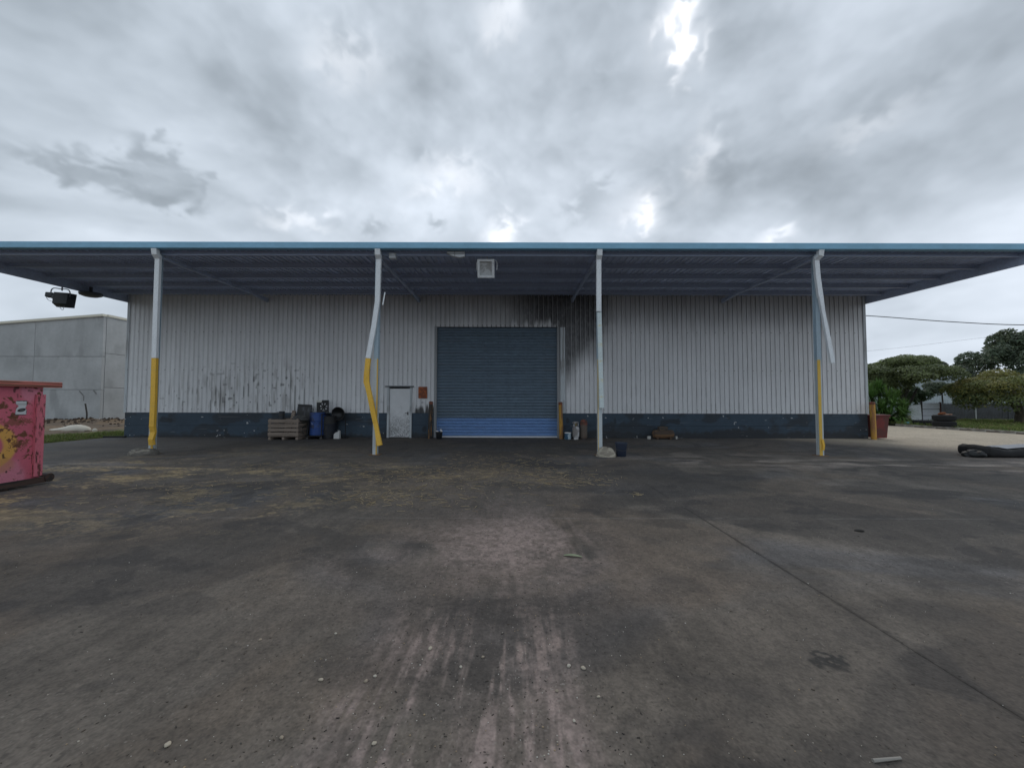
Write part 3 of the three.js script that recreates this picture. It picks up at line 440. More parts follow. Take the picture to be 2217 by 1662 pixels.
// ---------- fittings under the canopy ----------
function loopPts(w, h, y) { return [[-w, 0, 0], [-w, y * 0.7, 0], [-w * 0.8, y, 0], [0, y * 1.02, 0], [w * 0.8, y, 0], [w, y * 0.7, 0], [w, 0, 0]]; }
{
  const f = thing('floodlight', 'square white floodlight with bent bracket hanging over the roller door', 'floodlight', [-0.76, 5.33, -11.62]);
  const wm = worn([0.66, 0.68, 0.69], [0.4, 0.4, 0.4], 0.25, { seed: 18 });
  const S = new THREE.Shape(); S.moveTo(-0.235, -0.25); S.lineTo(0.235, -0.25); S.lineTo(0.235, 0.25); S.lineTo(-0.235, 0.25); S.closePath(); const hO = new THREE.Path(); hO.moveTo(-0.185, -0.2); hO.lineTo(-0.185, 0.205); hO.lineTo(0.185, 0.205); hO.lineTo(0.185, -0.2); hO.closePath(); S.holes.push(hO);
  const head = group('lamp_head', f); head.rotation.x = 0.3;
  part('bezel', new THREE.ExtrudeGeometry(S, { depth: 0.05, bevelEnabled: true, bevelSize: 0.012, bevelThickness: 0.012, bevelSegments: 2 }), wm, head);
  part('reflector', new THREE.CylinderGeometry(0.27, 0.14, 0.18, 4, 1, true).rotateY(Math.PI / 4).rotateX(Math.PI / 2).translate(0, 0, -0.1), mat(0.7, 0.71, 0.72, 0.3, 0.6), head);
  part('housing', new THREE.CylinderGeometry(0.33, 0.17, 0.2, 4).rotateY(Math.PI / 4).rotateX(Math.PI / 2).translate(0, 0, -0.112), wm, head);
  part('glass', box(0.4, 0.43, 0.006, 0, 0, 0.028), new THREE.MeshPhysicalMaterial({ color: C(0.95, 0.95, 0.95), roughness: 0.12, transmission: 1, thickness: 0, side: THREE.DoubleSide }), head);
  part('bulb', cyl(0.03, 0.03, 0.3, 12).rotateZ(Math.PI / 2).translate(0.02, -0.06, -0.05), mat(0.8, 0.8, 0.78, 0.3), head);
  part('bracket', tube(loopPts(0.29, 0, 0.30).map(([x, y, z]) => [x + 0.02, y - 0.02, -0.06]), 0.014, 40), wm, f);
  part('hanger', cyl(0.014, 0.014, 0.14, 10, 0.03, 0.345, -0.06), wm, f);
}
{
  const f = thing('floodlight', 'dark floodlight hanging from the canopy edge against the sky', 'floodlight', [-15.86, 5.06, -14.15]);
  const dm = mat(0.035, 0.042, 0.045, 0.6); const head = group('lamp_head', f); head.rotation.y = 0.25; head.rotation.x = -0.12;
  part('housing', new THREE.CylinderGeometry(0.28, 0.36, 0.3, 4).rotateY(Math.PI / 4).rotateX(Math.PI / 2).translate(0.07, -0.02, 0), dm, head);
  part('ballast_box', rbox(0.22, 0.17, 0.16, 0.03, -0.32, 0.1, 0), dm, head); part('neck', new THREE.CylinderGeometry(0.06, 0.16, 0.16, 10).rotateZ(Math.PI / 2).translate(-0.18, 0.04, 0), dm, head);
  part('glass_frame', rbox(0.5, 0.5, 0.03, 0.01, 0.07, -0.02, -0.155), mat(0.07, 0.065, 0.09, 0.4), head);
  part('bracket', tube(loopPts(0.33, 0, 0.26).map(([x, y, z]) => [x - 0.03, y + 0.08 - 0.1 * x, 0]), 0.017, 40), mat(0.1, 0.11, 0.13, 0.5), f);
  part('hanger', cyl(0.02, 0.02, 0.16, 8, 0.02, 0.36, 0), dm, f);
  part('cable', tube([[-0.4, 0.2, 0], [-0.5, 0.1, 0.02], [-0.42, -0.05, 0.03], [-0.2, -0.13, 0.02], [-0.08, -0.2, 0.01], [0.0, -0.35, 0], [0.08, -0.4, 0], [0.12, -0.25, 0]], 0.008, 50, 6), mat(0.2, 0.22, 0.24, 0.5), f);
}
{ const f = thing('dome_light', 'low round dark fitting under the canopy edge beside the dark floodlight', 'light', [-15.66, 5.43, -14.95]); part('bowl', lathe([[0.001, -0.1], [0.2, -0.095], [0.31, -0.05], [0.33, 0.0], [0.32, 0.04], [0.001, 0.05]], 28), mat(0.07, 0.08, 0.085, 0.5), f); part('stem', cyl(0.05, 0.05, 0.22, 12, 0, 0.15, 0), mat(0.08, 0.09, 0.1, 0.6), f); }
{ const f = thing('junction_box', 'small pale square box under the canopy next to the kinked downpipe', 'box', [-3.42, 5.64, -11.47]); const wm = mat(0.62, 0.65, 0.67, 0.5); part('case', rbox(0.2, 0.17, 0.12, 0.015, 0, 0, -0.02), wm, f); part('lid', rbox(0.18, 0.07, 0.02, 0.006, 0, 0.035, 0.05), wm, f); part('lower_lid', rbox(0.18, 0.06, 0.02, 0.006, 0, -0.04, 0.05), wm, f); }
{ const f = thing('sensor_fitting', 'pale tapered two part fitting under the gutter near the white floodlight', 'fitting', [-1.6, 5.69, -11.44]); const wm = mat(0.63, 0.66, 0.68, 0.45); const S = new THREE.Shape(); S.moveTo(-0.24, 0.05); S.lineTo(0.24, 0.05); S.lineTo(0.24, -0.09); S.lineTo(0.1, -0.11); S.lineTo(-0.1, -0.07); S.lineTo(-0.24, -0.0); S.closePath(); const e = { depth: 0.1, bevelEnabled: true, bevelSize: 0.01, bevelThickness: 0.01, bevelSegments: 2 }; part('shell', new THREE.ExtrudeGeometry(S, e).translate(0, 0, -0.03), wm, f); part('seam', box(0.46, 0.012, 0.012, 0.0, -0.02, 0.086), mat(0.2, 0.21, 0.22, 0.7), f); part('divider', box(0.012, 0.14, 0.012, -0.03, -0.015, 0.088), mat(0.2, 0.21, 0.22, 0.7), f); }

// ---------- bollards ----------
const rustCap = worn([0.30, 0.075, 0.045], [0.16, 0.06, 0.03], 0.4, { seed: 20, size: 128 });
function bollard(x, z, h, r, m, label, lean = 0) { const b = thing('bollard', label, 'bollard', [x, 0, z], 0, 'bollards by the doors'); b.rotation.z = lean; part('pipe', lathe([[r, -0.02], [r, h - 0.03], [r * 0.9, h - 0.006], [r * 0.5, h], [0.001, h]], 24), m, b); part('rusty_cap', lathe([[r + 0.003, h - 0.11], [r + 0.003, h - 0.03], [r * 0.92, h - 0.003], [0.001, h + 0.004]], 24), rustCap, b); return b; }
const bollY = worn([0.50, 0.27, 0.045], [0.25, 0.13, 0.05], 0.3, { seed: 21, scale: 3, sy: 3 });
bollard(1.96, -16.2, 1.46, 0.08, bollY, 'upright yellow bollard beside the white gas bottle', 0.018);
bollard(14.38, -16.2, 1.49, 0.092, worn([0.56, 0.3, 0.05], [0.33, 0.16, 0.06], 0.25, { seed: 22, scale: 3, sy: 3 }), 'yellow bollard in front of the red wheelie bin', 0.02);
bollard(-3.27, -16.2, 1.47, 0.078, worn([0.27, 0.13, 0.04], [0.045, 0.035, 0.028], 0.42, { seed: 23, scale: 4, sy: 3 }), 'dirty leaning bollard with black grease beside the orange plate', -0.03);

// ---------- things along the wall ----------
const wood = [24, 25, 26].map((s) => worn([0.34, 0.275, 0.225], [0.17, 0.135, 0.11], 0.28, { seed: s, scale: 3, sx: 0.8, sy: 9, rough: 0.9, grain: 0.3 }));
{ // crate
  const c = thing('wooden_crate', 'weathered slatted timber crate full of scrap against the base wall', 'crate', [-8.72, 0, -16.04]); const W = 1.16, D = 1.0, r = rng(5);
  for (let k = 0; k < 4; k++) { const y = 0.21 + k * 0.165; for (const s of [-1, 1]) { part('board', rbox(W, 0.132, 0.024, 0.004, 0.004 * (r() - 0.5), y, s * (D / 2)).rotateZ((r() - 0.5) * 0.012), wood[(k * 2 + (s > 0 ? 1 : 0)) % 3], c); part('board', rbox(0.024, 0.132, D - 0.03, 0.004, s * (W / 2 - 0.014), y, 0), wood[(k + (s > 0 ? 2 : 0)) % 3], c); } }
  for (const a of [-1, 1]) for (const b of [-1, 1]) part('corner_post', box(0.06, 0.66, 0.06, a * (W / 2 - 0.06), 0.47, b * (D / 2 - 0.046)), wood[1], c);
  part('floor', box(W - 0.06, 0.025, D - 0.06, 0, 0.125, 0), wood[2], c); for (const a of [-1, 0, 1]) part('skid', box(0.09, 0.1, D, a * (W / 2 - 0.06), 0.05, 0), wood[0], c);
}
{ const t = mat(0.075, 0.08, 0.09, 0.6, 0.2); const p = thing('radiator_core', 'dark grey metal radiator core standing up out of the wooden crate', 'radiator', [-8.36, 0.14, -16.2]); p.rotation.z = -0.05; p.rotation.x = -0.1; part('core', box(0.46, 1.14, 0.07, 0, 0.57, 0), worn([0.10, 0.105, 0.12], [0.05, 0.05, 0.05], 0.4, { seed: 28, scale: 6 }), p); part('top_tank', rbox(0.54, 0.07, 0.1, 0.015, 0, 1.17, 0), mat(0.02, 0.02, 0.022, 0.5), p); for (const s of [-1, 1]) part('side_channel', box(0.04, 1.12, 0.09, s * 0.25, 0.57, 0), t, p); }
{ const g = rbox(0.13, 0.98, 0.1, 0.012, 0, 0.49, 0); const o = single('timber_block', displace(g, 0.04, 3, 4), wood[0], 'short pale timber leaning against the radiator in the crate', 'timber'); o.position.set(-8.68, 0.14, -15.82); o.rotation.set(-0.08, 0.1, -0.18); }
{ const p = thing('exhaust_pipe', 'stubby dark pipe sticking up from the crate beside the timber', 'pipe', [-9.1, 0.14, -16.1]); part('tube', lathe([[0.09, 0], [0.09, 0.82], [0.1, 0.86], [0.1, 0.93], [0.085, 0.93], [0.08, 0.5]], 18), mat(0.05, 0.055, 0.065, 0.7, 0.2), p); part('collar', lathe([[0.102, 0.78], [0.112, 0.79], [0.112, 0.81], [0.102, 0.82]], 18), mat(0.08, 0.07, 0.06, 0.8), p); }
{ const g = displace(new THREE.IcosahedronGeometry(0.2, 3), 0.2, 4, 6).scale(1.5, 0.7, 1).translate(-8.25, 0.78, -15.85); single('scrap_metal', g, worn([0.2, 0.19, 0.17], [0.06, 0.06, 0.06], 0.4, { seed: 29, scale: 7 }), 'crumpled grey scrap lying at the corner of the crate', 'scrap'); }
function drum(x, z, y, m, rm, label) { const d = thing('steel_drum', label, 'drum', [x, y, z], 0, 'drums beside the crate'); const pr = [[0.001, 0.02], [0.275, 0.02], [0.285, 0], [0.29, 0.02]]; for (const [a, b] of [[0.29, 0.33], [0.58, 0.62]]) pr.push([0.285, a - 0.03], [0.297, a], [0.297, b - 0.02], [0.285, b + 0.01]); pr.push([0.285, 0.87], [0.292, 0.885], [0.285, 0.89], [0.275, 0.875], [0.001, 0.872]); part('shell', lathe(pr, 36), m, d); part('bung', cyl(0.035, 0.035, 0.02, 14, 0.16, 0.885, 0.08), rm, d); return d; }
const blueDrum = drum(-7.68, -16.1, 0.14, worn([0.025, 0.075, 0.27], [0.02, 0.03, 0.08], 0.28, { seed: 31, scale: 4, rough: 0.45 }), mat(0.2, 0.2, 0.2, 0.5), 'blue steel drum on a low trolley beside the wooden crate');
{ const t = colourTex(128, 128, (u, v) => { const a = Math.max(blob(u, v, 0.22, 0.62, 0.05, 0.2), blob(u, v, 0.34, 0.42, 0.12, 0.05), blob(u, v, 0.5, 0.4, 0.16, 0.06), blob(u, v, 0.5, 0.2, 0.16, 0.06)); const m = ss(0.45, 0.6, a); return [mix(0.025, 0.7, m), mix(0.075, 0.72, m), mix(0.27, 0.74, m)]; }, THREE.ClampToEdgeWrapping); part('paint_mark', new THREE.CylinderGeometry(0.2872, 0.2872, 0.13, 12, 1, true, -0.55, 0.5).translate(0, 0.48, 0), new THREE.MeshStandardMaterial({ map: t, roughness: 0.5, side: THREE.DoubleSide }), blueDrum); }
drum(-7.33, -16.29, 0, worn([0.016, 0.02, 0.03], [0.03, 0.03, 0.03], 0.3, { seed: 32, scale: 4 }), mat(0.05, 0.05, 0.05, 0.5), 'black steel drum standing behind the trolley under the fan');
{ const t = thing('drum_trolley', 'low black steel trolley with upright corner frame under the blue drum', 'trolley', [-7.68, 0, -16.1]); const m = mat(0.022, 0.022, 0.024, 0.6, 0.3); part('deck', box(0.66, 0.03, 0.66, 0, 0.124, 0), m, t); for (const a of [-1, 1]) for (const b of [-1, 1]) { const w = group('caster', t); part('wheel', cyl(0.05, 0.05, 0.03, 14).rotateX(Math.PI / 2).translate(a * 0.27, 0.05, b * 0.27), mat(0.09, 0.085, 0.08, 0.8), w); part('fork', box(0.035, 0.03, 0.05, a * 0.27, 0.098, b * 0.27), m, w); } part('upright', box(0.035, 0.82, 0.035, 0.31, 0.545, 0.31), m, t); part('upright', box(0.035, 0.82, 0.035, 0.31, 0.545, -0.31), m, t); part('top_rail', box(0.035, 0.035, 0.655, 0.31, 0.972, 0), m, t); part('hoop', new THREE.TorusGeometry(0.17, 0.016, 8, 24, Math.PI).rotateZ(Math.PI / 2).translate(-0.3, 0.36, 0.27), worn([0.12, 0.11, 0.07], [0.05, 0.05, 0.04], 0.4, { seed: 33 }), t); }
{ // engine fan and shroud
  const f = thing('engine_fan', 'black radiator fan in its square shroud standing on top of the drums', 'fan', [-7.5, 1.04, -16.16]); const m = mat(0.012, 0.012, 0.013, 0.5);
  const S = new THREE.Shape(); S.moveTo(-0.23, 0); S.lineTo(0.22, 0); S.lineTo(0.22, 0.47); S.lineTo(-0.02, 0.47); S.lineTo(-0.03, 0.38); S.lineTo(-0.23, 0.38); S.closePath(); const h = new THREE.Path(); h.absarc(0.03, 0.21, 0.165, 0, Math.PI * 2, true); S.holes.push(h); part('shroud', new THREE.ExtrudeGeometry(S, { depth: 0.05, bevelEnabled: true, bevelSize: 0.006, bevelThickness: 0.006, bevelSegments: 1, curveSegments: 28 }), m, f);
  part('hub', cyl(0.06, 0.06, 0.06, 20).rotateX(Math.PI / 2).translate(0.03, 0.21, 0.03), m, f);
  for (let k = 0; k < 7; k++) part('blade', box(0.055, 0.11, 0.01, 0, 0.105, 0).rotateY(0.4).rotateZ(k * Math.PI * 2 / 7).translate(0.03, 0.21, 0.03), m, f);
  part('foot', box(0.45, 0.02, 0.14, 0, 0.002, 0.02), m, f);
}
single('white_board', rbox(0.5, 0.1, 0.02, 0.006).rotateZ(-0.06).translate(-7.68, 1.45, WZ + 0.1), mat(0.66, 0.65, 0.6, 0.6), 'short white board lying behind the fan against the ribbed wall', 'board');
{ const t = thing('round_basin', 'black round plastic basin hung against the wall over the white jerry can', 'basin', [-6.94, 1.0, -16.42]); t.rotation.x = 0.12; part('bowl', lathe([[0.001, 0], [0.14, 0.005], [0.18, 0.03], [0.235, 0.16], [0.255, 0.165], [0.258, 0.18], [0.228, 0.178], [0.17, 0.045], [0.001, 0.02]], 36).rotateX(Math.PI / 2), mat(0.014, 0.015, 0.016, 0.45), t); part('rim', new THREE.TorusGeometry(0.252, 0.014, 8, 40).translate(0, 0, 0.172), mat(0.03, 0.03, 0.03, 0.4), t); }
{ const p = thing('steel_stand', 'thin dark steel stand under the black basin at the base wall', 'stand', [-6.66, 0, -16.3]); const m = mat(0.02, 0.022, 0.025, 0.6, 0.3); part('pole', cyl(0.016, 0.018, 0.86, 10, 0, 0.44, 0), m, p); part('arm', cyl(0.012, 0.012, 0.3, 8).rotateZ(Math.PI / 2).translate(-0.14, 0.76, 0), m, p); part('foot', box(0.22, 0.02, 0.2, 0, 0.01, 0), m, p); }
{ const p = thing('jerry_can', 'white plastic jerry can standing on the ground below the black basin', 'jerry can', [-6.86, 0, -16.02]); const m = mat(0.62, 0.62, 0.6, 0.45); const S = new THREE.Shape(); S.moveTo(-0.1, 0); S.lineTo(0.1, 0); S.lineTo(0.1, 0.28); S.lineTo(0.07, 0.29); S.lineTo(0.05, 0.25); S.lineTo(-0.02, 0.24); S.lineTo(-0.1, 0.17); S.closePath(); part('body', new THREE.ExtrudeGeometry(S, { depth: 0.12, bevelEnabled: true, bevelSize: 0.012, bevelThickness: 0.015, bevelSegments: 3 }).translate(0, 0.013, -0.06), m, p); part('cap', cyl(0.022, 0.022, 0.03, 14, 0.075, 0.32, 0), mat(0.5, 0.5, 0.48, 0.5), p); }
{ const b = thing('rubbish_bucket', 'black bucket with white scraps at the left foot of the roller door', 'bucket', [-2.87, 0, -16.1]); part('pail', lathe([[0.001, 0.01], [0.105, 0], [0.135, 0.27], [0.142, 0.285], [0.13, 0.285], [0.1, 0.03], [0.001, 0.03]], 26), mat(0.012, 0.014, 0.017, 0.5), b); part('white_scrap', rbox(0.09, 0.06, 0.06, 0.012, -0.05, 0.3, 0.02).rotateZ(0.1), mat(0.7, 0.7, 0.7, 0.6), b); part('white_scrap', displace(rbox(0.07, 0.13, 0.07, 0.014, 0, 0, 0), 0.02, 8).rotateZ(0.5).translate(0.08, 0.32, 0), mat(0.72, 0.73, 0.75, 0.6), b); part('handle', tube([[-0.13, 0.26, 0], [-0.08, 0.4, 0.03], [0.06, 0.42, 0.03], [0.13, 0.26, 0]], 0.005, 24, 6), mat(0.3, 0.3, 0.3, 0.4, 0.6), b); }
{ const b = thing('paint_tin', 'small open blue and white paint tin next to the yellow bollard', 'tin', [2.2, 0, -16.05]); const t = colourTex(128, 32, (u, v) => { const n = fbm(u * 14, v * 5, 3), l = ss(0.45, 0.5, n) * ss(0.1, 0.16, v) * ss(0.72, 0.66, v); return [mix(0.03, 0.42, l), mix(0.10, 0.52, l), mix(0.17, 0.58, l)]; }); part('tin', lathe([[0.001, 0.005], [0.125, 0], [0.13, 0.01], [0.13, 0.24], [0.12, 0.24], [0.12, 0.02], [0.001, 0.02]], 28), new THREE.MeshStandardMaterial({ map: t, roughness: 0.45, side: THREE.DoubleSide }), b); part('rim', lathe([[0.12, 0.235], [0.136, 0.238], [0.136, 0.265], [0.118, 0.265]], 28), mat(0.78, 0.78, 0.77, 0.4), b); part('paint', cyl(0.12, 0.12, 0.01, 24, 0, 0.22, 0), mat(0.7, 0.7, 0.68, 0.35), b); }
{ const b = thing('gas_bottle', 'dented white gas bottle with collar beside a rusty cylinder', 'gas bottle', [2.51, 0, -16.0]); const m = worn([0.60, 0.60, 0.60], [0.25, 0.23, 0.22], 0.3, { seed: 35, scale: 4, rough: 0.5 }); part('tank', lathe([[0.001, 0.06], [0.08, 0.06], [0.12, 0.09], [0.135, 0.14], [0.135, 0.42], [0.12, 0.47], [0.08, 0.505], [0.03, 0.52], [0.001, 0.52]], 30), m, b); part('foot_ring', lathe([[0.095, 0], [0.095, 0.075], [0.085, 0.075], [0.085, 0]], 28), m, b); part('collar', new THREE.CylinderGeometry(0.105, 0.11, 0.17, 28, 1, true, 0.7, 5.0).translate(0, 0.605, 0), m, b); part('valve', joined([cyl(0.018, 0.022, 0.12, 12, 0, 0.57, 0), cyl(0.022, 0.022, 0.06, 10).rotateX(Math.PI / 2).translate(0, 0.6, 0.03)]), mat(0.35, 0.28, 0.12, 0.4, 0.7), b); }
{ const b = thing('old_gas_cylinder', 'tall rusty brown gas cylinder with faded red top at the base wall', 'gas cylinder', [2.83, 0, -16.05]); part('tank', lathe([[0.001, 0.02], [0.1, 0.02], [0.13, 0.06], [0.137, 0.1], [0.137, 0.58], [0.001, 0.58]], 30), worn([0.13, 0.105, 0.085], [0.16, 0.08, 0.05], 0.2, { seed: 36, scale: 5, rough: 0.85 }), b); part('red_shoulder', lathe([[0.138, 0.565], [0.138, 0.66], [0.125, 0.72], [0.09, 0.765], [0.05, 0.785], [0.001, 0.785]], 30), worn([0.27, 0.085, 0.055], [0.12, 0.06, 0.045], 0.35, { seed: 37, scale: 5, rough: 0.85 }), b); part('foot_ring', lathe([[0.11, 0], [0.11, 0.05], [0.1, 0.05], [0.1, 0]], 28), worn([0.1, 0.08, 0.07], [0.05, 0.04, 0.04], 0.4, { seed: 38 }), b); part('valve', cyl(0.02, 0.02, 0.03, 12).rotateX(Math.PI / 2).translate(0, 0.69, 0.128), mat(0.2, 0.02, 0.015, 0.6), b); }
{ const b = thing('rusty_air_tank', 'rusty brown air compressor tank lying against the navy base wall', 'tank', [5.98, 0, -16.12]); const m = worn([0.20, 0.115, 0.06], [0.085, 0.06, 0.045], 0.4, { seed: 39, scale: 5, rough: 0.9 }); const prof = [[0.001, -0.43], [0.09, -0.42], [0.15, -0.38], [0.17, -0.33], [0.17, 0.33], [0.15, 0.38], [0.09, 0.42], [0.001, 0.43]]; part('tank', lathe(prof, 26).rotateZ(Math.PI / 2).translate(0, 0.2, 0), m, b); part('pump', displace(rbox(0.36, 0.16, 0.2, 0.04, 0, 0, 0, 4), 0.06, 6, 2).translate(-0.02, 0.42, -0.02), worn([0.13, 0.085, 0.055], [0.06, 0.05, 0.04], 0.4, { seed: 40 }), b); for (const s of [-1, 1]) part('foot', box(0.05, 0.09, 0.26, s * 0.26, 0.045, 0), m, b); }
for (const [x, w, lb] of [[5.42, 0.13, 'broken white block at the rounded left end of the rusty tank, the larger of two'], [6.5, 0.07, 'small white block at the other end of the rusty tank']]) { const g = displace(rbox(w, 0.12, 0.12, 0.02, 0, 0, 0, 3), 0.03, 9, x).translate(x, 0.058, -16.15); single('white_block', g, mat(0.55, 0.54, 0.5, 0.9), lb, 'block', 'white blocks beside the tank'); }
{ const b = thing('navy_bucket', 'navy blue plastic bucket standing beside the pale concrete mound', 'bucket', [3.0, 0, -11.2]); const m = mat(0.022, 0.032, 0.058, 0.5); part('pail', lathe([[0.001, 0.012], [0.125, 0.0], [0.155, 0.32], [0.165, 0.325], [0.168, 0.375], [0.155, 0.375], [0.12, 0.03], [0.001, 0.03]], 32), m, b); part('rim_band', new THREE.TorusGeometry(0.166, 0.008, 8, 32).rotateX(Math.PI / 2).translate(0, 0.37, 0), m, b); part('handle', tube([[-0.165, 0.35, 0], [-0.17, 0.22, 0.1], [0, 0.17, 0.17], [0.17, 0.22, 0.1], [0.165, 0.35, 0]], 0.004, 30, 6), mat(0.12, 0.12, 0.12, 0.4, 0.6), b); }
{ // red wheelie bin
  const b = thing('wheelie_bin', 'dark red wheelie bin behind a yellow bollard at the building corner', 'bin', [14.86, 0, -16.62]); const red = worn([0.17, 0.022, 0.02], [0.10, 0.025, 0.022], 0.3, { seed: 41, scale: 3, rough: 0.5 });
  const tap = (w0, d0, w1, d1, h) => { const g = new THREE.BoxGeometry(1, h, 1).translate(0, h / 2, 0), p = g.attributes.position; for (let i = 0; i < p.count; i++) { const t = p.getY(i) / h; p.setX(i, p.getX(i) * mix(w0, w1, t)); p.setZ(i, p.getZ(i) * mix(d0, d1, t)); } g.computeVertexNormals(); return g; };
  part('body', tap(0.44, 0.44, 0.56, 0.56, 0.86).translate(0, 0.04, 0), red, b); part('rim', rbox(0.62, 0.05, 0.62, 0.015, 0, 0.9, 0), red, b); part('lid', rbox(0.63, 0.06, 0.66, 0.028, 0, 0.95, 0, 3), red, b); for (const s of [-1, 1]) part('wheel', cyl(0.1, 0.1, 0.05, 20).rotateZ(Math.PI / 2).translate(s * 0.22, 0.1, -0.26), mat(0.02, 0.02, 0.02, 0.8), b); part('handle', cyl(0.014, 0.014, 0.5, 10).rotateZ(Math.PI / 2).translate(0, 0.94, -0.36), red, b);
}
// threshold strip of black rubber by the left corner
single('rubber_strip', displace(new THREE.BoxGeometry(0.9, 0.06, 0.12, 16, 1, 2), 0.05, 3).translate(-15.9, 0.035, -16.3), mat(0.02, 0.02, 0.02, 0.8), 'black rubber strip lying at the corner of the navy base wall', 'strip');

// ---------- black mattress and bag ----------
{
  const m = worn([0.009, 0.009, 0.0095], [0.014, 0.014, 0.015], 0.3, { seed: 43, scale: 4, rough: 0.75 });
  const topH = (x, z) => 0.205 + 0.085 * Math.exp(-Math.pow((x + 1.15) / 0.35, 2)) + 0.03 * Math.sin(x * 2.6 + 0.6) + 0.05 * (fbm(x * 2 + 4, z * 2, 3) - 0.5);
  const g = new THREE.BufferGeometry(); { const src = new THREE.BoxGeometry(2.7, 0.22, 1.3, 70, 8, 34); g.copy(src); }
  const pp = g.attributes.position; for (let i = 0; i < pp.count; i++) { let x = pp.getX(i), y = pp.getY(i) / 0.11, z = pp.getZ(i); const k = Math.sqrt(Math.max(0, 1 - Math.pow(Math.abs(y), 3))) ; const ex = 1.35 - 0.09 * (1 - k), ez = 0.65 - 0.09 * (1 - k); const cr = 0.18 * Math.pow(Math.abs(z) / 0.65, 6); x = x / 1.35 * (ex - cr) + 0.09 * (fbm(z * 2.2, 5, 3) - 0.5); z = z / 0.65 * ez + 0.14 * (fbm(x * 1.4, 3, 3) - 0.5); const h = topH(x, z); const yy = y < 0 ? mix(0.0, h * 0.5, y + 1) : mix(h * 0.5, h, y); pp.setXYZ(i, x, Math.max(0.002, yy + 0.03 * (fbm(x * 5, z * 5 + y, 2) - 0.5)), z); } g.computeVertexNormals();
  const t = thing('black_mat', 'sagging black rubber mattress dumped on the open yard', 'mattress', [14.15, 0, -11.45], -0.02); g.scale(1, 1.12, 0.62); part('slab', g, m, t);
  const sh = new THREE.PlaneGeometry(1.9, 1.0, 40, 20).rotateX(-Math.PI / 2), q = sh.attributes.position; for (let i = 0; i < q.count; i++) { const x = q.getX(i) + 0.3, z = q.getZ(i) - 0.08; q.setXYZ(i, x + 0.08 * (noise(z * 4, 2) - 0.5), topH(x, z) + 0.022 + 0.02 * fbm(x * 6, z * 6, 2), z + 0.1 * (noise(x * 3, 7) - 0.5)); } sh.computeVertexNormals(); sh.scale(1, 1.12, 0.62);
  part('top_sheet', sh, mat(0.2, 0.21, 0.24, 0.35), t, 'grey plastic sheet on top of the mattress');
  const bg = displace(new THREE.IcosahedronGeometry(0.22, 4), 0.24, 5, 12).scale(1.05, 0.62, 0.9); const bp = bg.attributes.position; for (let i = 0; i < bp.count; i++) if (bp.getY(i) < -0.09) bp.setY(i, -0.09); bg.computeVertexNormals(); bg.translate(12.72, 0.092, -11.22);
  single('rubbish_bag', bg, mat(0.012, 0.013, 0.013, 0.6), 'lumpy black plastic bag at the end of the black mattress', 'bag');
}

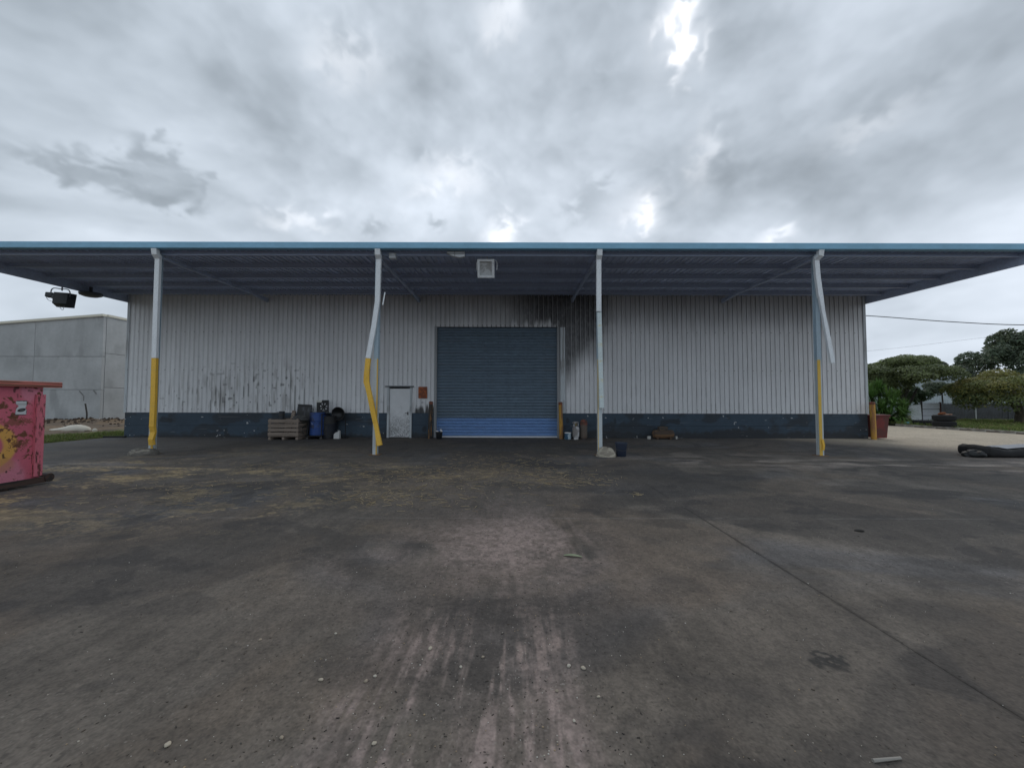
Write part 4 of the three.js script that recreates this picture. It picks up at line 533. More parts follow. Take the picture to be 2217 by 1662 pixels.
// ---------- skip bin ----------
{
  const X = -8.45, ZF = -7.32, ZN = -4.3, H0 = 0.14, H1 = 1.74, XW = -10.3;
  const b = thing('skip_bin', 'large pink steel skip bin with rust, scratches and yellow graffiti', 'skip', [(X + XW) / 2, 0, (ZF + ZN) / 2]); const hx = (X - XW) / 2, hz = (ZN - ZF) / 2;
  const skin = (side) => colourTex(1024, 512, (u, v) => {
    const z = ZF + u * (ZN - ZF), y = v * 1.62, s = side * 31; const n = fbm(z * 1.4 + s, y * 1.6, 5), f = fbm(z * 7 + s, y * 8, 4), gr = noise(z * 60, y * 60 + s); let k = 0.86 + 0.26 * (n - 0.5) + 0.1 * (gr - 0.5); let c = [0.66 * k, 0.155 * k, 0.215 * k];
    const fade = ss(0.42, 0.62, fbm(z * 2.2 + 8 + s, y * 1.1, 4)); c = [mix(c[0], 0.72 * k, fade), mix(c[1], 0.25 * k, fade), mix(c[2], 0.33 * k, fade)];
    if (!side) { // yellow sprayed loop
      const dz = z - (-6.52), dy = y - 0.62, R = Math.abs(Math.hypot(dz * 1.0, dy * 1.15) - 0.36 + 0.08 * (n - 0.5)), yl = ss(0.13, 0.07, R) * 0.85; c = [mix(c[0], 0.72, yl), mix(c[1], 0.42, yl), mix(c[2], 0.08, yl)];
      const o2 = ss(0.2, 0.1, Math.hypot((z + 6.75) * 0.8, (y - 0.28) * 1.3) + 0.12 * (f - 0.5)) * 0.55; c = [mix(c[0], 0.5, o2), mix(c[1], 0.23, o2), mix(c[2], 0.1, o2)];
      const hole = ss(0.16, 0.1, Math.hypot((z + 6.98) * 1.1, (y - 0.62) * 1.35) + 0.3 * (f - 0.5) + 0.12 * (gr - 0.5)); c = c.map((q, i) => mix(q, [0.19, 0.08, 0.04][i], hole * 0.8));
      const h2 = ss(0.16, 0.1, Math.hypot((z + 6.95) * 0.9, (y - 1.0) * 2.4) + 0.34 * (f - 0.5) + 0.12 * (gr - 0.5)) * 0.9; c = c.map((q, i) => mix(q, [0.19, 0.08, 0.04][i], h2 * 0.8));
    }
    const rust = ss(0.63, 0.68, n * 0.35 + f * 0.45 + 0.28 * fbm(z * 20 + s, y * 24, 3) + 0.05 * ss(0.3, 0.0, y)); c = c.map((q, i) => mix(q, [0.16, 0.065, 0.035][i], rust));
    const scr = ss(0.955, 0.975, noise(z * 3.2 + 9 + s, y * 30 + 3) * 0.92 + 0.1 * f) + ss(0.95, 0.975, noise(z * 26 + 5 + s, y * 5 + 13) * 0.92 + 0.1 * f); c = c.map((q, i) => mix(q, [0.05, 0.025, 0.025][i], clamp(scr)));
    const chip = ss(0.8, 0.86, noise(z * 19 + s, y * 17 + 4)) * ss(0.5, 0.7, fbm(z * 2.5, y * 2.5 + 9, 3)); return c.map((q, i) => mix(q, [0.05, 0.026, 0.02][i], chip * 0.9));
  }, THREE.ClampToEdgeWrapping);
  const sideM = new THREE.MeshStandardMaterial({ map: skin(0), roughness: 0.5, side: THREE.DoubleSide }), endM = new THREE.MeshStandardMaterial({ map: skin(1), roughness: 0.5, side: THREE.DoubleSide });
  const railM = worn([0.62, 0.18, 0.15], [0.16, 0.08, 0.05], 0.3, { seed: 45, scale: 8, sx: 0.6, rough: 0.6 }), ribM = worn([0.66, 0.17, 0.22], [0.12, 0.04, 0.035], 0.2, { seed: 46, scale: 4, sy: 3 }), dk = worn([0.03, 0.025, 0.022], [0.07, 0.04, 0.03], 0.3, { seed: 47 });
  const pan = (w, h, t) => { const g = new THREE.BoxGeometry(w, h, t); return g; };
  const sideGeo = (s) => { const g = new THREE.BoxGeometry(0.05, H1 - H0, hz * 2, 1, 6, 12).translate(s * (hx - 0.025), (H0 + H1) / 2, 0); const p = g.attributes.position, uv = g.attributes.uv; for (let i = 0; i < p.count; i++) uv.setXY(i, (p.getZ(i) + hz) / (2 * hz), (p.getY(i) - H0) / 1.62); return g; };
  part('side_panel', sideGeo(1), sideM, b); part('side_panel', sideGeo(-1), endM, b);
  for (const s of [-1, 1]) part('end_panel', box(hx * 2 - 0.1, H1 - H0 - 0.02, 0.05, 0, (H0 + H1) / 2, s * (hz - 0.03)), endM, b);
  part('floor', box(hx * 2 - 0.1, 0.04, hz * 2 - 0.12, 0, H0 + 0.04, 0), dk, b);
  for (const s of [-1, 1]) part('top_rail', rbox(0.15, 0.1, hz * 2 + 0.5, 0.015, s * (hx + 0.0), H1 + 0.05, 0), railM, b);
  for (const s of [-1, 1]) part('top_rail', rbox(hx * 2 - 0.16, 0.1, 0.12, 0.015, 0, H1 + 0.05, s * (hz - 0.0)), railM, b);
  for (const z of [-hz + 0.06, -hz + 1.2, hz - 1.0, hz - 0.06]) part('side_rib', box(0.06, H1 - H0 - 0.16, 0.13, hx + 0.02, (H0 + H1) / 2 - 0.05, z), ribM, b);
  for (const s of [-1, 1]) part('skid', joined([box(0.12, 0.1, hz * 2 + 0.16, s * (hx - 0.02), 0.09, 0), cyl(0.075, 0.075, 0.16, 14).rotateZ(Math.PI / 2).translate(s * (hx - 0.02), 0.115, -hz - 0.12)]), dk, b);
  for (const z of [-hz + 0.5, 0, hz - 0.5]) part('bearer', box(hx * 2, 0.07, 0.12, 0, 0.035, z), dk, b);
  // white sticker with grey band and dark oval
  const st = colourTex(128, 160, (u, v) => { let c = [0.62, 0.64, 0.66]; const band = ss(0.66, 0.7, v) * ss(0.84, 0.8, v); c = c.map((q) => mix(q, 0.42, band * 0.7)); const e = Math.hypot((u - 0.55) / 0.36, (v - 0.34 - 0.12 * (u - 0.5)) / 0.12); const ov = ss(1.05, 0.9, e); c = c.map((q) => mix(q, 0.02, ov)); const inn = ss(0.55, 0.4, e); c = c.map((q) => mix(q, 0.14, inn * 0.7)); const edge = Math.min(u, 1 - u, v, 1 - v); c = c.map((q) => mix(q, 0.04, ss(0.07, 0.03, edge + 0.03 * (noise(u * 12, v * 12) - 0.5)))); return c; }, THREE.ClampToEdgeWrapping);
  const S = new THREE.Shape(); [[0, 0], [0.95, 0], [1, 0.3], [0.85, 0.5], [1, 0.7], [0.98, 1], [0.1, 1], [0, 0.8], [0.3, 0.62], [0.1, 0.45]].forEach(([a, c], i) => (i ? S.lineTo(a, c) : S.moveTo(a, c))); const sg = new THREE.ShapeGeometry(S); sg.translate(-0.5, -0.5, 0).scale(0.17, 0.25, 1).rotateY(Math.PI / 2); const uvs = sg.attributes.uv, sp = sg.attributes.position; for (let i = 0; i < uvs.count; i++) uvs.setXY(i, 0.5 - sp.getZ(i) / 0.17, sp.getY(i) / 0.25 + 0.5);
  part('sticker', sg.translate(hx + 0.004, 1.38, -7.0 - (ZF + ZN) / 2), new THREE.MeshStandardMaterial({ map: st, roughness: 0.5, side: THREE.DoubleSide }), b, 'torn white sticker with a black oval');
}

// ---------- concrete building on the left ----------
{
  const b = thing('concrete_building', 'grey precast concrete shed with cream roof capping beyond the skip', 'building', [0, 0, 0]); const CXr = -28.55, Z0 = -28.2;
  const pm = [1, 2, 3, 4].map((s) => { const t = colourTex(512, 256, (u, v) => { const n = fbm(u * 4 + s * 9, v * 2.4, 5), st = fbm(u * 16 + s, v * 1.2, 4), f = fbm(u * 40, v * 22 + s, 3), k = 0.84 + 0.32 * n + 0.22 * (st - 0.5) + 0.12 * (f - 0.5); const dk = ss(0.58, 0.8, fbm(u * 7 + s * 4, v * 1.1 + 3, 4)) * 0.2; return [0.42 * k * (1 - dk), 0.43 * k * (1 - dk), 0.43 * k * (1 - dk)]; }, THREE.ClampToEdgeWrapping); return new THREE.MeshStandardMaterial({ map: t, roughness: 0.9 }); });
  const topAt = (x) => 7.34 + (x - CXr) * 0.079; const front = group('front_wall', b), side = group('side_wall', b);
  const cols = [CXr, -33.3, -40.5, -48], rows = [-0.1, 2.2, 4.5];
  for (let i = 0; i < 3; i++) { const x1 = cols[i] - 0.012, x0 = cols[i + 1] + 0.012; for (let j = 0; j < 3; j++) { const y0 = rows[j] + 0.012; if (j < 2) part('panel', box(x1 - x0, rows[j + 1] - y0 - 0.012, 0.2, (x0 + x1) / 2, (y0 + rows[j + 1] - 0.012) / 2, Z0 - 0.1), pm[(i * 3 + j) % 4], front); else { const S = new THREE.Shape(); S.moveTo(x0, y0); S.lineTo(x1, y0); S.lineTo(x1, topAt(x1)); S.lineTo(x0, topAt(x0)); S.closePath(); const g = new THREE.ExtrudeGeometry(S, { depth: 0.2, bevelEnabled: false }).translate(0, 0, Z0 - 0.2), uv = g.attributes.uv, p = g.attributes.position; for (let q = 0; q < uv.count; q++) uv.setXY(q, (p.getX(q) - x0) / (x1 - x0), (p.getY(q) - y0) / 3); part('panel', g, pm[(i + 2) % 4], front); } } }
  const rs = [-0.1, 2.36, 4.76, 7.34]; for (let j = 0; j < 3; j++) for (let k = 0; k < 3; k++) part('panel', box(0.2, rs[j + 1] - rs[j] - 0.024, 6.98, CXr - 0.1, (rs[j] + rs[j + 1]) / 2, Z0 - 0.22 - 3.5 - k * 7), pm[(j + k + 1) % 4], side);
  part('backing', box(19, 6.0, 20.6, CXr - 9.75, 2.95, Z0 - 10.55), mat(0.05, 0.05, 0.05, 0.9), b);
  const cap = mat(0.68, 0.65, 0.54, 0.6); const a = Math.atan(0.079); part('roof_capping', box(19.6, 0.16, 0.34, 0, 0, 0).rotateZ(a).translate(CXr - 9.75, topAt(CXr - 9.75) + 0.06, Z0 - 0.06), cap, b); part('roof_capping', box(0.34, 0.16, 21, CXr - 0.1, 7.42, Z0 - 10.75), cap, b);
  part('roof', box(19.2, 0.08, 20.8, 0, 0, 0).rotateZ(a).translate(CXr - 9.75, topAt(CXr - 9.75) - 0.06, Z0 - 10.7), mat(0.4, 0.4, 0.4, 0.6), b);
  part('yellow_patch', box(0.012, 1.9, 1.9, CXr + 0.008, 1.0, Z0 - 3.2), worn([0.40, 0.31, 0.12], [0.27, 0.27, 0.25], 0.5, { seed: 50, scale: 4, rough: 0.9 }), b, 'faded yellow painted patch low on the side wall');
  const cr = mat(0.2, 0.2, 0.195, 0.9);
  part('wall_crack', joined([box(0.09, 0.42, 0.01, 0, 0, 0).rotateZ(0.75).translate(-29.9, 1.95, Z0 + 0.004), box(0.07, 0.35, 0.01, -29.72, 1.6, Z0 + 0.004)]), cr, front); part('wall_crack', box(0.09, 0.34, 0.01, 0, 0, 0).rotateZ(0.7).translate(-28.95, 2.02, Z0 + 0.004), cr, front);
}
// sack, clods and grass on the earth strip
{ const g = new THREE.SphereGeometry(1, 40, 20); displace(g, 0.3, 1.7, 21); const p = g.attributes.position; for (let i = 0; i < p.count; i++) { const x = p.getX(i); p.setXYZ(i, x * 0.82, Math.max(-0.2, p.getY(i)) * (0.1 + 0.16 * ss(-0.7, 0.6, x)) + 0.05 * (fbm(x * 4, p.getZ(i) * 4, 3) - 0.5), p.getZ(i) * (0.22 + 0.16 * ss(-0.8, 0.3, x))); } g.computeVertexNormals(); const o = single('white_sack', g, mat(0.62, 0.58, 0.50, 0.85), 'limp dirty white sack lying on the bare earth near the concrete shed', 'sack'); o.position.set(-20.9, earthH(-20.9, -19.3) + 0.05, -19.3); o.rotation.y = 0.15; }
{ const o = single('cement_lump', displace(new THREE.IcosahedronGeometry(0.09, 2), 0.06, 9, 3), mat(0.6, 0.57, 0.5, 0.9), 'small white lump lying on the earth beside the white sack', 'lump'); o.position.set(-19.85, earthH(-19.85, -19.4) + 0.05, -19.4); }
{ const o = single('steel_stake', tube([[0, -0.05, 0], [0.03, 0.35, 0], [-0.1, 1.05, 0]], 0.045, 12, 6), mat(0.05, 0.045, 0.04, 0.8), 'dark stake standing up from the dirt bank at the concrete shed', 'stake'); o.position.set(-27.6, earthH(-27.6, -26.4), -26.4); }
{ const r = rng(91), list = []; for (let i = 0; i < 420; i++) { const x = -18.2 - r() * 16, z = -26.6 + (r() - 0.5) * 1.8 + (r() < 0.25 ? r() * 4 : 0), s = 0.03 + 0.09 * r() * r(); list.push(displace(new THREE.IcosahedronGeometry(s, 1), s * 0.8, 6 / s * 0.1 + 2, i).translate(x, earthH(x, z) + s * 0.3, z)); } const o = shadow(new THREE.Mesh(joined(list), worn([0.075, 0.05, 0.035], [0.045, 0.033, 0.026], 0.4, { seed: 52, rough: 0.97 }))); o.name = 'dirt_clods'; o.userData = { kind: 'stuff', label: 'brown dirt clods banked against the concrete shed', category: 'dirt' }; scene.add(o); }
function grassPatch(name, label, n, place, seed, h0, cols) {
  const bl = []; const r = rng(seed); for (let k = 0; k < 5; k++) { const a = r() * 6.28, l = 0.25 + 0.35 * r(), w = 0.05, h = 0.7 + 0.5 * r(); const c = Math.cos(a), s = Math.sin(a); bl.push(geo([-s * w, 0, c * w, s * w, 0, -c * w, c * l * 0.4, h * 0.7, s * l * 0.4, s * w, 0, -c * w, c * l, h, s * l, c * l * 0.4, h * 0.7, s * l * 0.4], [0, 0, 1, 0, 0, 1, 1, 0, 1, 1, 0, 1])); }
  const im = new THREE.InstancedMesh(joined(bl), mat(1, 1, 1, 0.85), n), M = new THREE.Matrix4(), q = new THREE.Quaternion(), c = new THREE.Color();
  for (let i = 0; i < n; i++) { const [x, y, z, k] = place(r); const s = h0 * (0.5 + r()) * (k ?? 1); q.setFromAxisAngle(new THREE.Vector3(0, 1, 0), r() * 6.28); M.compose(new THREE.Vector3(x, y - 0.005, z), q, new THREE.Vector3(s, s, s)); im.setMatrixAt(i, M); const t = cols[Math.floor(r() * cols.length)], v = 0.75 + 0.5 * r(); im.setColorAt(i, c.setRGB(t[0] * v, t[1] * v, t[2] * v)); }
  im.name = name; im.castShadow = im.receiveShadow = true; im.userData = { kind: 'stuff', label, category: 'grass' }; scene.add(im);
}
const GC = [[0.15, 0.21, 0.05], [0.19, 0.24, 0.06], [0.24, 0.23, 0.09], [0.13, 0.17, 0.045]];
grassPatch('grass', 'short green grass along the left edge of the yard', 9000, (r) => { const z = -8 - r() * 14; const x = -16.22 - Math.pow(r(), 1.3) * 2.4 * (0.6 + 0.8 * noise(z * 0.8, 4)); return [x, earthH(x, z), z]; }, 61, 0.075, GC);
grassPatch('grass', 'tufted green grass on the verge beside the tyres', 9000, (r) => { const x = 23.8 + r() * 12, z = -14 - r() * 16; return [x, vergeH(x, z), z]; }, 62, 0.13, GC);
scene.children[scene.children.length - 1].name = 'grass_001';

// ---------- trees ----------
const UP = new THREE.Vector3(0, 1, 0);
function leaves(lobes, n, size, seed, cols, shell = 0.3, flat = 0) {
  const r = rng(seed), pos = [], col = [], area = lobes.map((l) => l[3] * l[4] + l[4] * l[5] + l[3] * l[5]), tot = area.reduce((a, b) => a + b, 0);
  const v = new THREE.Vector3(), a = new THREE.Vector3(), b = new THREE.Vector3(), nn = new THREE.Vector3();
  for (let i = 0; i < n; i++) {
    let t = r() * tot, k = 0; while (t > area[k] && k < lobes.length - 1) t -= area[k++]; const [cx, cy, cz, rx, ry, rz, hue] = lobes[k];
    const u = r() * 2 - 1, ph = r() * 6.283, s = Math.sqrt(1 - u * u); let dy = u; if (dy < -0.25 && r() < 0.55 + flat) dy = -dy;
    v.set(s * Math.cos(ph), dy, s * Math.sin(ph)); const rr = 1 - shell * r() * r() + 0.30 * (fbm(ph * 1.6 + k * 7, u * 3 + k * 3, 3) - 0.5) + 0.10 * (r() - 0.5);
    const x = cx + v.x * rx * rr, y = cy + v.y * ry * rr, z = cz + v.z * rz * rr;
    nn.set(v.x * 0.7 + (r() - 0.5) * 1.5, v.y * 0.7 + 0.45 + (r() - 0.5) * 1.2, v.z * 0.7 + (r() - 0.5) * 1.5).normalize(); a.set(r() - 0.5, r() - 0.5, r() - 0.5).cross(nn).normalize(); b.crossVectors(nn, a); const q = size * (0.55 + 0.9 * r()), w = q * 0.5;
    const P = [[x - a.x * q, y - a.y * q, z - a.z * q], [x + b.x * w, y + b.y * w, z + b.z * w], [x + a.x * q, y + a.y * q, z + a.z * q], [x - b.x * w, y - b.y * w, z - b.z * w]];
    for (const j of [0, 1, 2, 0, 2, 3]) pos.push(...P[j]); const c = cols[((hue ?? 0) + (r() < 0.25 ? 1 : 0)) % cols.length], m = 0.82 + 0.36 * r(); for (let j = 0; j < 6; j++) col.push(c[0] * m, c[1] * m, c[2] * m);
  }
  const g = new THREE.BufferGeometry(); g.setAttribute('position', new THREE.Float32BufferAttribute(pos, 3)); g.setAttribute('color', new THREE.Float32BufferAttribute(col, 3)); g.computeVertexNormals(); return g;
}
const leafMat = new THREE.MeshPhysicalMaterial({ vertexColors: true, roughness: 0.8, transmission: 0.4, thickness: 0, side: THREE.DoubleSide });
function limb(pts, r0, r1, n = 8) { const c = new THREE.CatmullRomCurve3(pts.map((p) => new THREE.Vector3(...p))), g = new THREE.TubeGeometry(c, 14, 1, n), p = g.attributes.position; for (let i = 0; i <= 14; i++) { const o = c.getPointAt(i / 14), r = mix(r0, r1, i / 14) * (0.9 + 0.2 * noise(i * 1.3, r0 * 50)); for (let j = 0; j <= n; j++) { const k = i * (n + 1) + j; p.setXYZ(k, o.x + (p.getX(k) - o.x) * r, o.y + (p.getY(k) - o.y) * r, o.z + (p.getZ(k) - o.z) * r); } } g.computeVertexNormals(); return g; }
const bark = worn([0.085, 0.07, 0.055], [0.04, 0.035, 0.03], 0.4, { seed: 55, scale: 4, sy: 4, rough: 0.95 });
function tree(name, label, x, z, lobes, n, size, seed, cols, limbs, opt = {}) { const y0 = vergeH(x, z); const t = thing(name, label, 'tree', [x, y0, z]); limbs.forEach((l, i) => part(i ? 'limb' : 'trunk', limb(l[0], l[1], l[2]), opt.bark ?? bark, t)); part('crown', leaves(lobes, n, size, seed, cols, opt.shell ?? 0.35, opt.flat ?? 0.2), leafMat, t); return t; }
const OLIVE = [[0.17, 0.215, 0.06], [0.15, 0.19, 0.055], [0.13, 0.165, 0.055], [0.15, 0.18, 0.06]];
{ // broad umbrella tree
  const r = rng(8), L = []; for (let i = 0; i < 26; i++) { const a = r() * 6.28, d = Math.sqrt(r()) * 2.9, h = 4.2 - 0.15 * d * d + (r() - 0.5) * 0.5; L.push([Math.cos(a) * d - 0.2, h - 0.02, Math.sin(a) * d * 0.8, 0.75 + 0.5 * r(), 0.36 + 0.2 * r(), 0.75 + 0.5 * r(), Math.floor(r() * 4)]); } for (let i = 0; i < 14; i++) { const a = 1.9 + r() * 2.6, d = 1.3 + r() * 1.6; L.push([Math.cos(a) * d, 2.35 + r() * 0.7, Math.sin(a) * d * 0.8, 0.7 + 0.4 * r(), 0.35 + 0.2 * r(), 0.7, 1 + Math.floor(r() * 3)]); }
  tree('umbrella_tree', 'broad olive umbrella shaped tree with dark trunk rising behind the yucca', 27.5, -28.4, L, 42000, 0.07, 71, OLIVE, [[[[-0.3, 0, 0], [-0.35, 0.8, 0.05], [-0.2, 1.6, 0]], 0.3, 0.2], [[[-0.2, 1.5, 0], [-0.9, 2.3, 0.2], [-1.9, 3.1, 0.2]], 0.17, 0.06], [[[-0.2, 1.5, 0], [0.4, 2.4, -0.2], [1.6, 3.2, -0.2]], 0.17, 0.06], [[[-0.2, 1.5, 0], [-0.1, 2.6, 0.4], [0.2, 3.6, 0.4]], 0.14, 0.05], [[[-0.3, 0.5, 0], [0.15, 1.2, 0.1], [0.55, 2.3, 0.3]], 0.12, 0.05]]);
}
{ // low golden tree on the right
  const G = [[0.25, 0.23, 0.045], [0.20, 0.215, 0.05], [0.15, 0.19, 0.05], [0.12, 0.165, 0.048]]; const r = rng(18), L = []; for (let i = 0; i < 24; i++) { const a = r() * 6.28, d = Math.sqrt(r()) * 2.6; L.push([Math.cos(a) * d, 2.95 - 0.13 * d * d + (r() - 0.5) * 0.2, Math.sin(a) * d, 0.75 + 0.35 * r(), 0.38 + 0.15 * r(), 0.75 + 0.3 * r(), Math.floor(r() * 2)]); } for (let i = 0; i < 22; i++) { const a = i / 22 * 6.28, d = 2.2 + r() * 0.45; L.push([Math.cos(a) * d, 1.3 + (Math.cos(a) < 0.3 ? -0.15 : 0.25) + r() * 0.6, Math.sin(a) * d, 0.7, 0.5, 0.7, 1 + Math.floor(r() * 3)]); }
  tree('golden_tree', 'low domed tree with golden green leaves standing on the verge beside the kerb', 31.9, -25.6, L, 42000, 0.062, 72, G, [[[[0, 0, 0], [0.05, 0.6, 0], [0.0, 1.3, 0]], 0.24, 0.15], [[[0, 0.3, 0], [0.5, 1.0, 0.1], [1.2, 1.9, 0.1]], 0.13, 0.05], [[[0, 0.6, 0], [-0.6, 1.3, 0.1], [-1.4, 2.0, 0]], 0.13, 0.05], [[[0, 1.2, 0], [0.2, 1.8, -0.3], [0.3, 2.4, -0.6]], 0.12, 0.05]], { bark: worn([0.15, 0.125, 0.085], [0.07, 0.06, 0.045], 0.35, { seed: 57, scale: 4, sy: 4, rough: 0.95 }) });
}
{ // tall back tree
  const r = rng(28), L = []; for (let i = 0; i < 34; i++) { const a = r() * 6.28, h = r(), d = Math.sqrt(r()) * 4.6 * Math.sqrt(Math.max(0.06, 1 - Math.pow(Math.abs(h - 0.25) / 0.8, 2))); L.push([Math.cos(a) * d, 2.6 + h * 5.6, Math.sin(a) * d, 1.0 + 0.6 * r(), 0.85 + 0.5 * r(), 1.0 + 0.6 * r(), Math.floor(r() * 3)]); }
  tree('tall_tree', 'tall dense bluish green tree behind the golden tree', 55.6, -45, L, 30000, 0.15, 73, [[0.11, 0.155, 0.085], [0.095, 0.135, 0.075], [0.14, 0.165, 0.085]], [[[[0, 0, 0], [0.1, 2, 0], [0, 4.5, 0]], 0.4, 0.2], [[[0, 2, 0], [1, 3.4, 0], [2.4, 5, 0]], 0.2, 0.08], [[[0, 2, 0], [-1.2, 3.4, 0], [-2.6, 4.8, 0]], 0.2, 0.08]]);
  const L2 = []; for (let i = 0; i < 16; i++) { const a = r() * 6.28, d = Math.sqrt(r()) * 2.4; L2.push([Math.cos(a) * d, 2.2 + r() * 3.0, Math.sin(a) * d, 0.8 + 0.4 * r(), 0.7 + 0.3 * r(), 0.8, Math.floor(r() * 3)]); }
  tree('background_tree', 'grey green tree half hidden between the umbrella tree and the tall tree', 49.5, -45.5, L2, 12000, 0.14, 74, [[0.09, 0.125, 0.07], [0.11, 0.13, 0.075], [0.08, 0.1, 0.06]], [[[[0, 0, 0], [0.1, 1.2, 0], [0, 2.6, 0]], 0.2, 0.1]]);
  const L3 = []; for (let i = 0; i < 10; i++) { const a = r() * 6.28, d = Math.sqrt(r()) * 0.85; L3.push([Math.cos(a) * d, 1.75 + (r() - 0.5) * 0.9, Math.sin(a) * d, 0.45, 0.4, 0.45, Math.floor(r() * 2)]); }
  tree('young_tree', 'small round dark green tree behind the leaning metal sheets', 30.3, -30.3, L3, 7000, 0.075, 75, [[0.06, 0.115, 0.04], [0.075, 0.125, 0.045]], [[[[-0.35, 0, 0], [-0.33, 0.6, 0], [-0.2, 1.4, 0]], 0.07, 0.045]]);
  const L4 = []; for (let i = 0; i < 9; i++) { const a = r() * 6.28, d = Math.sqrt(r()) * 0.8; L4.push([Math.cos(a) * d, 2.5 + (r() - 0.5) * 0.6, Math.sin(a) * d, 0.5, 0.38, 0.5, Math.floor(r() * 2)]); }
  tree('young_tree', 'taller slim tree with greyish green crown in front of the pale tin shed', 36.2, -34.2, L4, 6000, 0.08, 76, [[0.08, 0.115, 0.055], [0.095, 0.12, 0.06]], [[[[0, 0, 0], [0.05, 1.0, 0], [0, 2.3, 0]], 0.07, 0.045]]);
}
{ // yucca clump
  const t = thing('yucca', 'large spiky green yucca clump growing at the corner of the drive', 'plant', [24.3, vergeH(24.3, -26.9), -26.9]); const r = rng(38), gm = [mat(0.10, 0.20, 0.045, 0.55), mat(0.08, 0.165, 0.035, 0.55), mat(0.13, 0.23, 0.055, 0.55)];
  const heads = [[0, 2.0, 0], [-0.7, 1.5, 0.3], [0.7, 1.45, 0.3], [0.1, 1.0, 0.8], [-0.5, 0.8, 0.7], [0.85, 0.85, 0.6], [-0.95, 1.0, 0], [0.4, 1.75, -0.4], [-0.4, 1.85, -0.2], [0.95, 1.2, -0.1], [-0.3, 0.45, 0.9], [0.45, 0.4, 0.95], [-0.9, 0.45, 0.5], [1.0, 0.4, 0.4], [0.05, 1.5, 0.5]];
  heads.forEach(([x, y, z], hI) => { part('stem', limb([[x * 0.2, -0.05, z * 0.2], [x * 0.55, y * 0.45, z * 0.55], [x, y, z]], 0.09, 0.06, 7), bark, t); const pos = []; for (let k = 0; k < 130; k++) { const a = r() * 6.283, e = -0.5 + 1.9 * r(), l = 0.6 + 0.3 * r(), w = 0.028; const d = new THREE.Vector3(Math.cos(a) * Math.cos(e), Math.sin(e), Math.sin(a) * Math.cos(e)), s = new THREE.Vector3().crossVectors(d, UP).normalize(); const m = d.clone().multiplyScalar(l * 0.55), tp = d.clone().multiplyScalar(l); tp.y -= 0.1 * Math.cos(e); const A = [s.x * w * 0.6, s.y, s.z * w * 0.6], q = (v, k2) => [x + v.x + s.x * w * k2, y + v.y, z + v.z + s.z * w * k2]; const o = new THREE.Vector3(); const p0 = q(o, -0.6), p1 = q(o, 0.6), p2 = q(m, 1), p3 = q(m, -1), p4 = q(tp, 0); pos.push(...p0, ...p1, ...p2, ...p0, ...p2, ...p3, ...p3, ...p2, ...p4); } part('leaf_head', geo(pos), gm[hI % 3], t); }); t.scale.setScalar(1.08);
}
// ---------- right background ----------
{ // fence
  const f = thing('picket_fence', 'dark steel picket fence running behind the verge', 'fence', [33.4, 0.06, -31.6]); const m = mat(0.06, 0.065, 0.07, 0.6), pale = mat(0.4, 0.42, 0.42, 0.6); const pk = []; for (let i = 0; i < 210; i++) pk.push(box(0.022, 1.3, 0.022, i * 0.11, 0.68, 0)); const o = part('pickets', joined(pk), m, f); o.userData.kind = 'stuff'; for (const y of [0.2, 1.2]) part('rail', box(23.1, 0.04, 0.04, 11.5, y, -0.035), m, f); for (let i = 0; i <= 9; i++) part('fence_post', box(0.06, 1.42, 0.06, i * 2.56, 0.71, 0.05), i === 1 ? pale : m, f);
  const h = thing('panel_fence', 'dark grey sheet metal fence behind the pickets', 'fence', [32.8, 0.05, -33.2]); const pm = worn([0.075, 0.08, 0.085], [0.05, 0.05, 0.05], 0.3, { seed: 63 }); for (let i = 0; i < 10; i++) part('fence_panel', box(2.38, 1.25, 0.04, 1.2 + i * 2.4, 0.63, 0.004 * (i % 2)), pm, h);
}
{ // tin shed
  const s = thing('tin_shed', 'pale corrugated tin shed behind the young trees', 'shed', [36, 0, -41]); const sm = worn([0.42, 0.47, 0.5], [0.3, 0.33, 0.35], 0.3, { seed: 64, scale: 3 }); const pos = [], uv = [], N = 140, w = 19; for (let i = 0; i < N; i++) { const a = i / N * w, b = (i + 1) / N * w, z = (k) => 0.03 * (k % 2), top = (x) => 4.5 - Math.abs(x - 5.2) * 0.14; for (const [x, y, zz] of [[a, 0, z(i)], [b, 0, z(i + 1)], [b, top(b), z(i + 1)], [a, 0, z(i)], [b, top(b), z(i + 1)], [a, top(a), z(i)]]) { pos.push(x, y, zz); uv.push(x * 0.2, y * 0.2); } } part('wall', geo(pos, uv), sm, s);
  const rm = mat(0.5, 0.54, 0.57, 0.5); part('roof', joined([box(5.6, 0.06, 8, -2.7, 0, 0).rotateZ(0.139).translate(5.25, 4.58, -3.8), box(14.2, 0.06, 8, 7.0, 0, 0).rotateZ(-0.139).translate(5.25, 4.58, -3.8)]), rm, s); part('rear_wall', box(19, 2.3, 0.08, 9.5, 1.15, -7.6), sm, s);
}
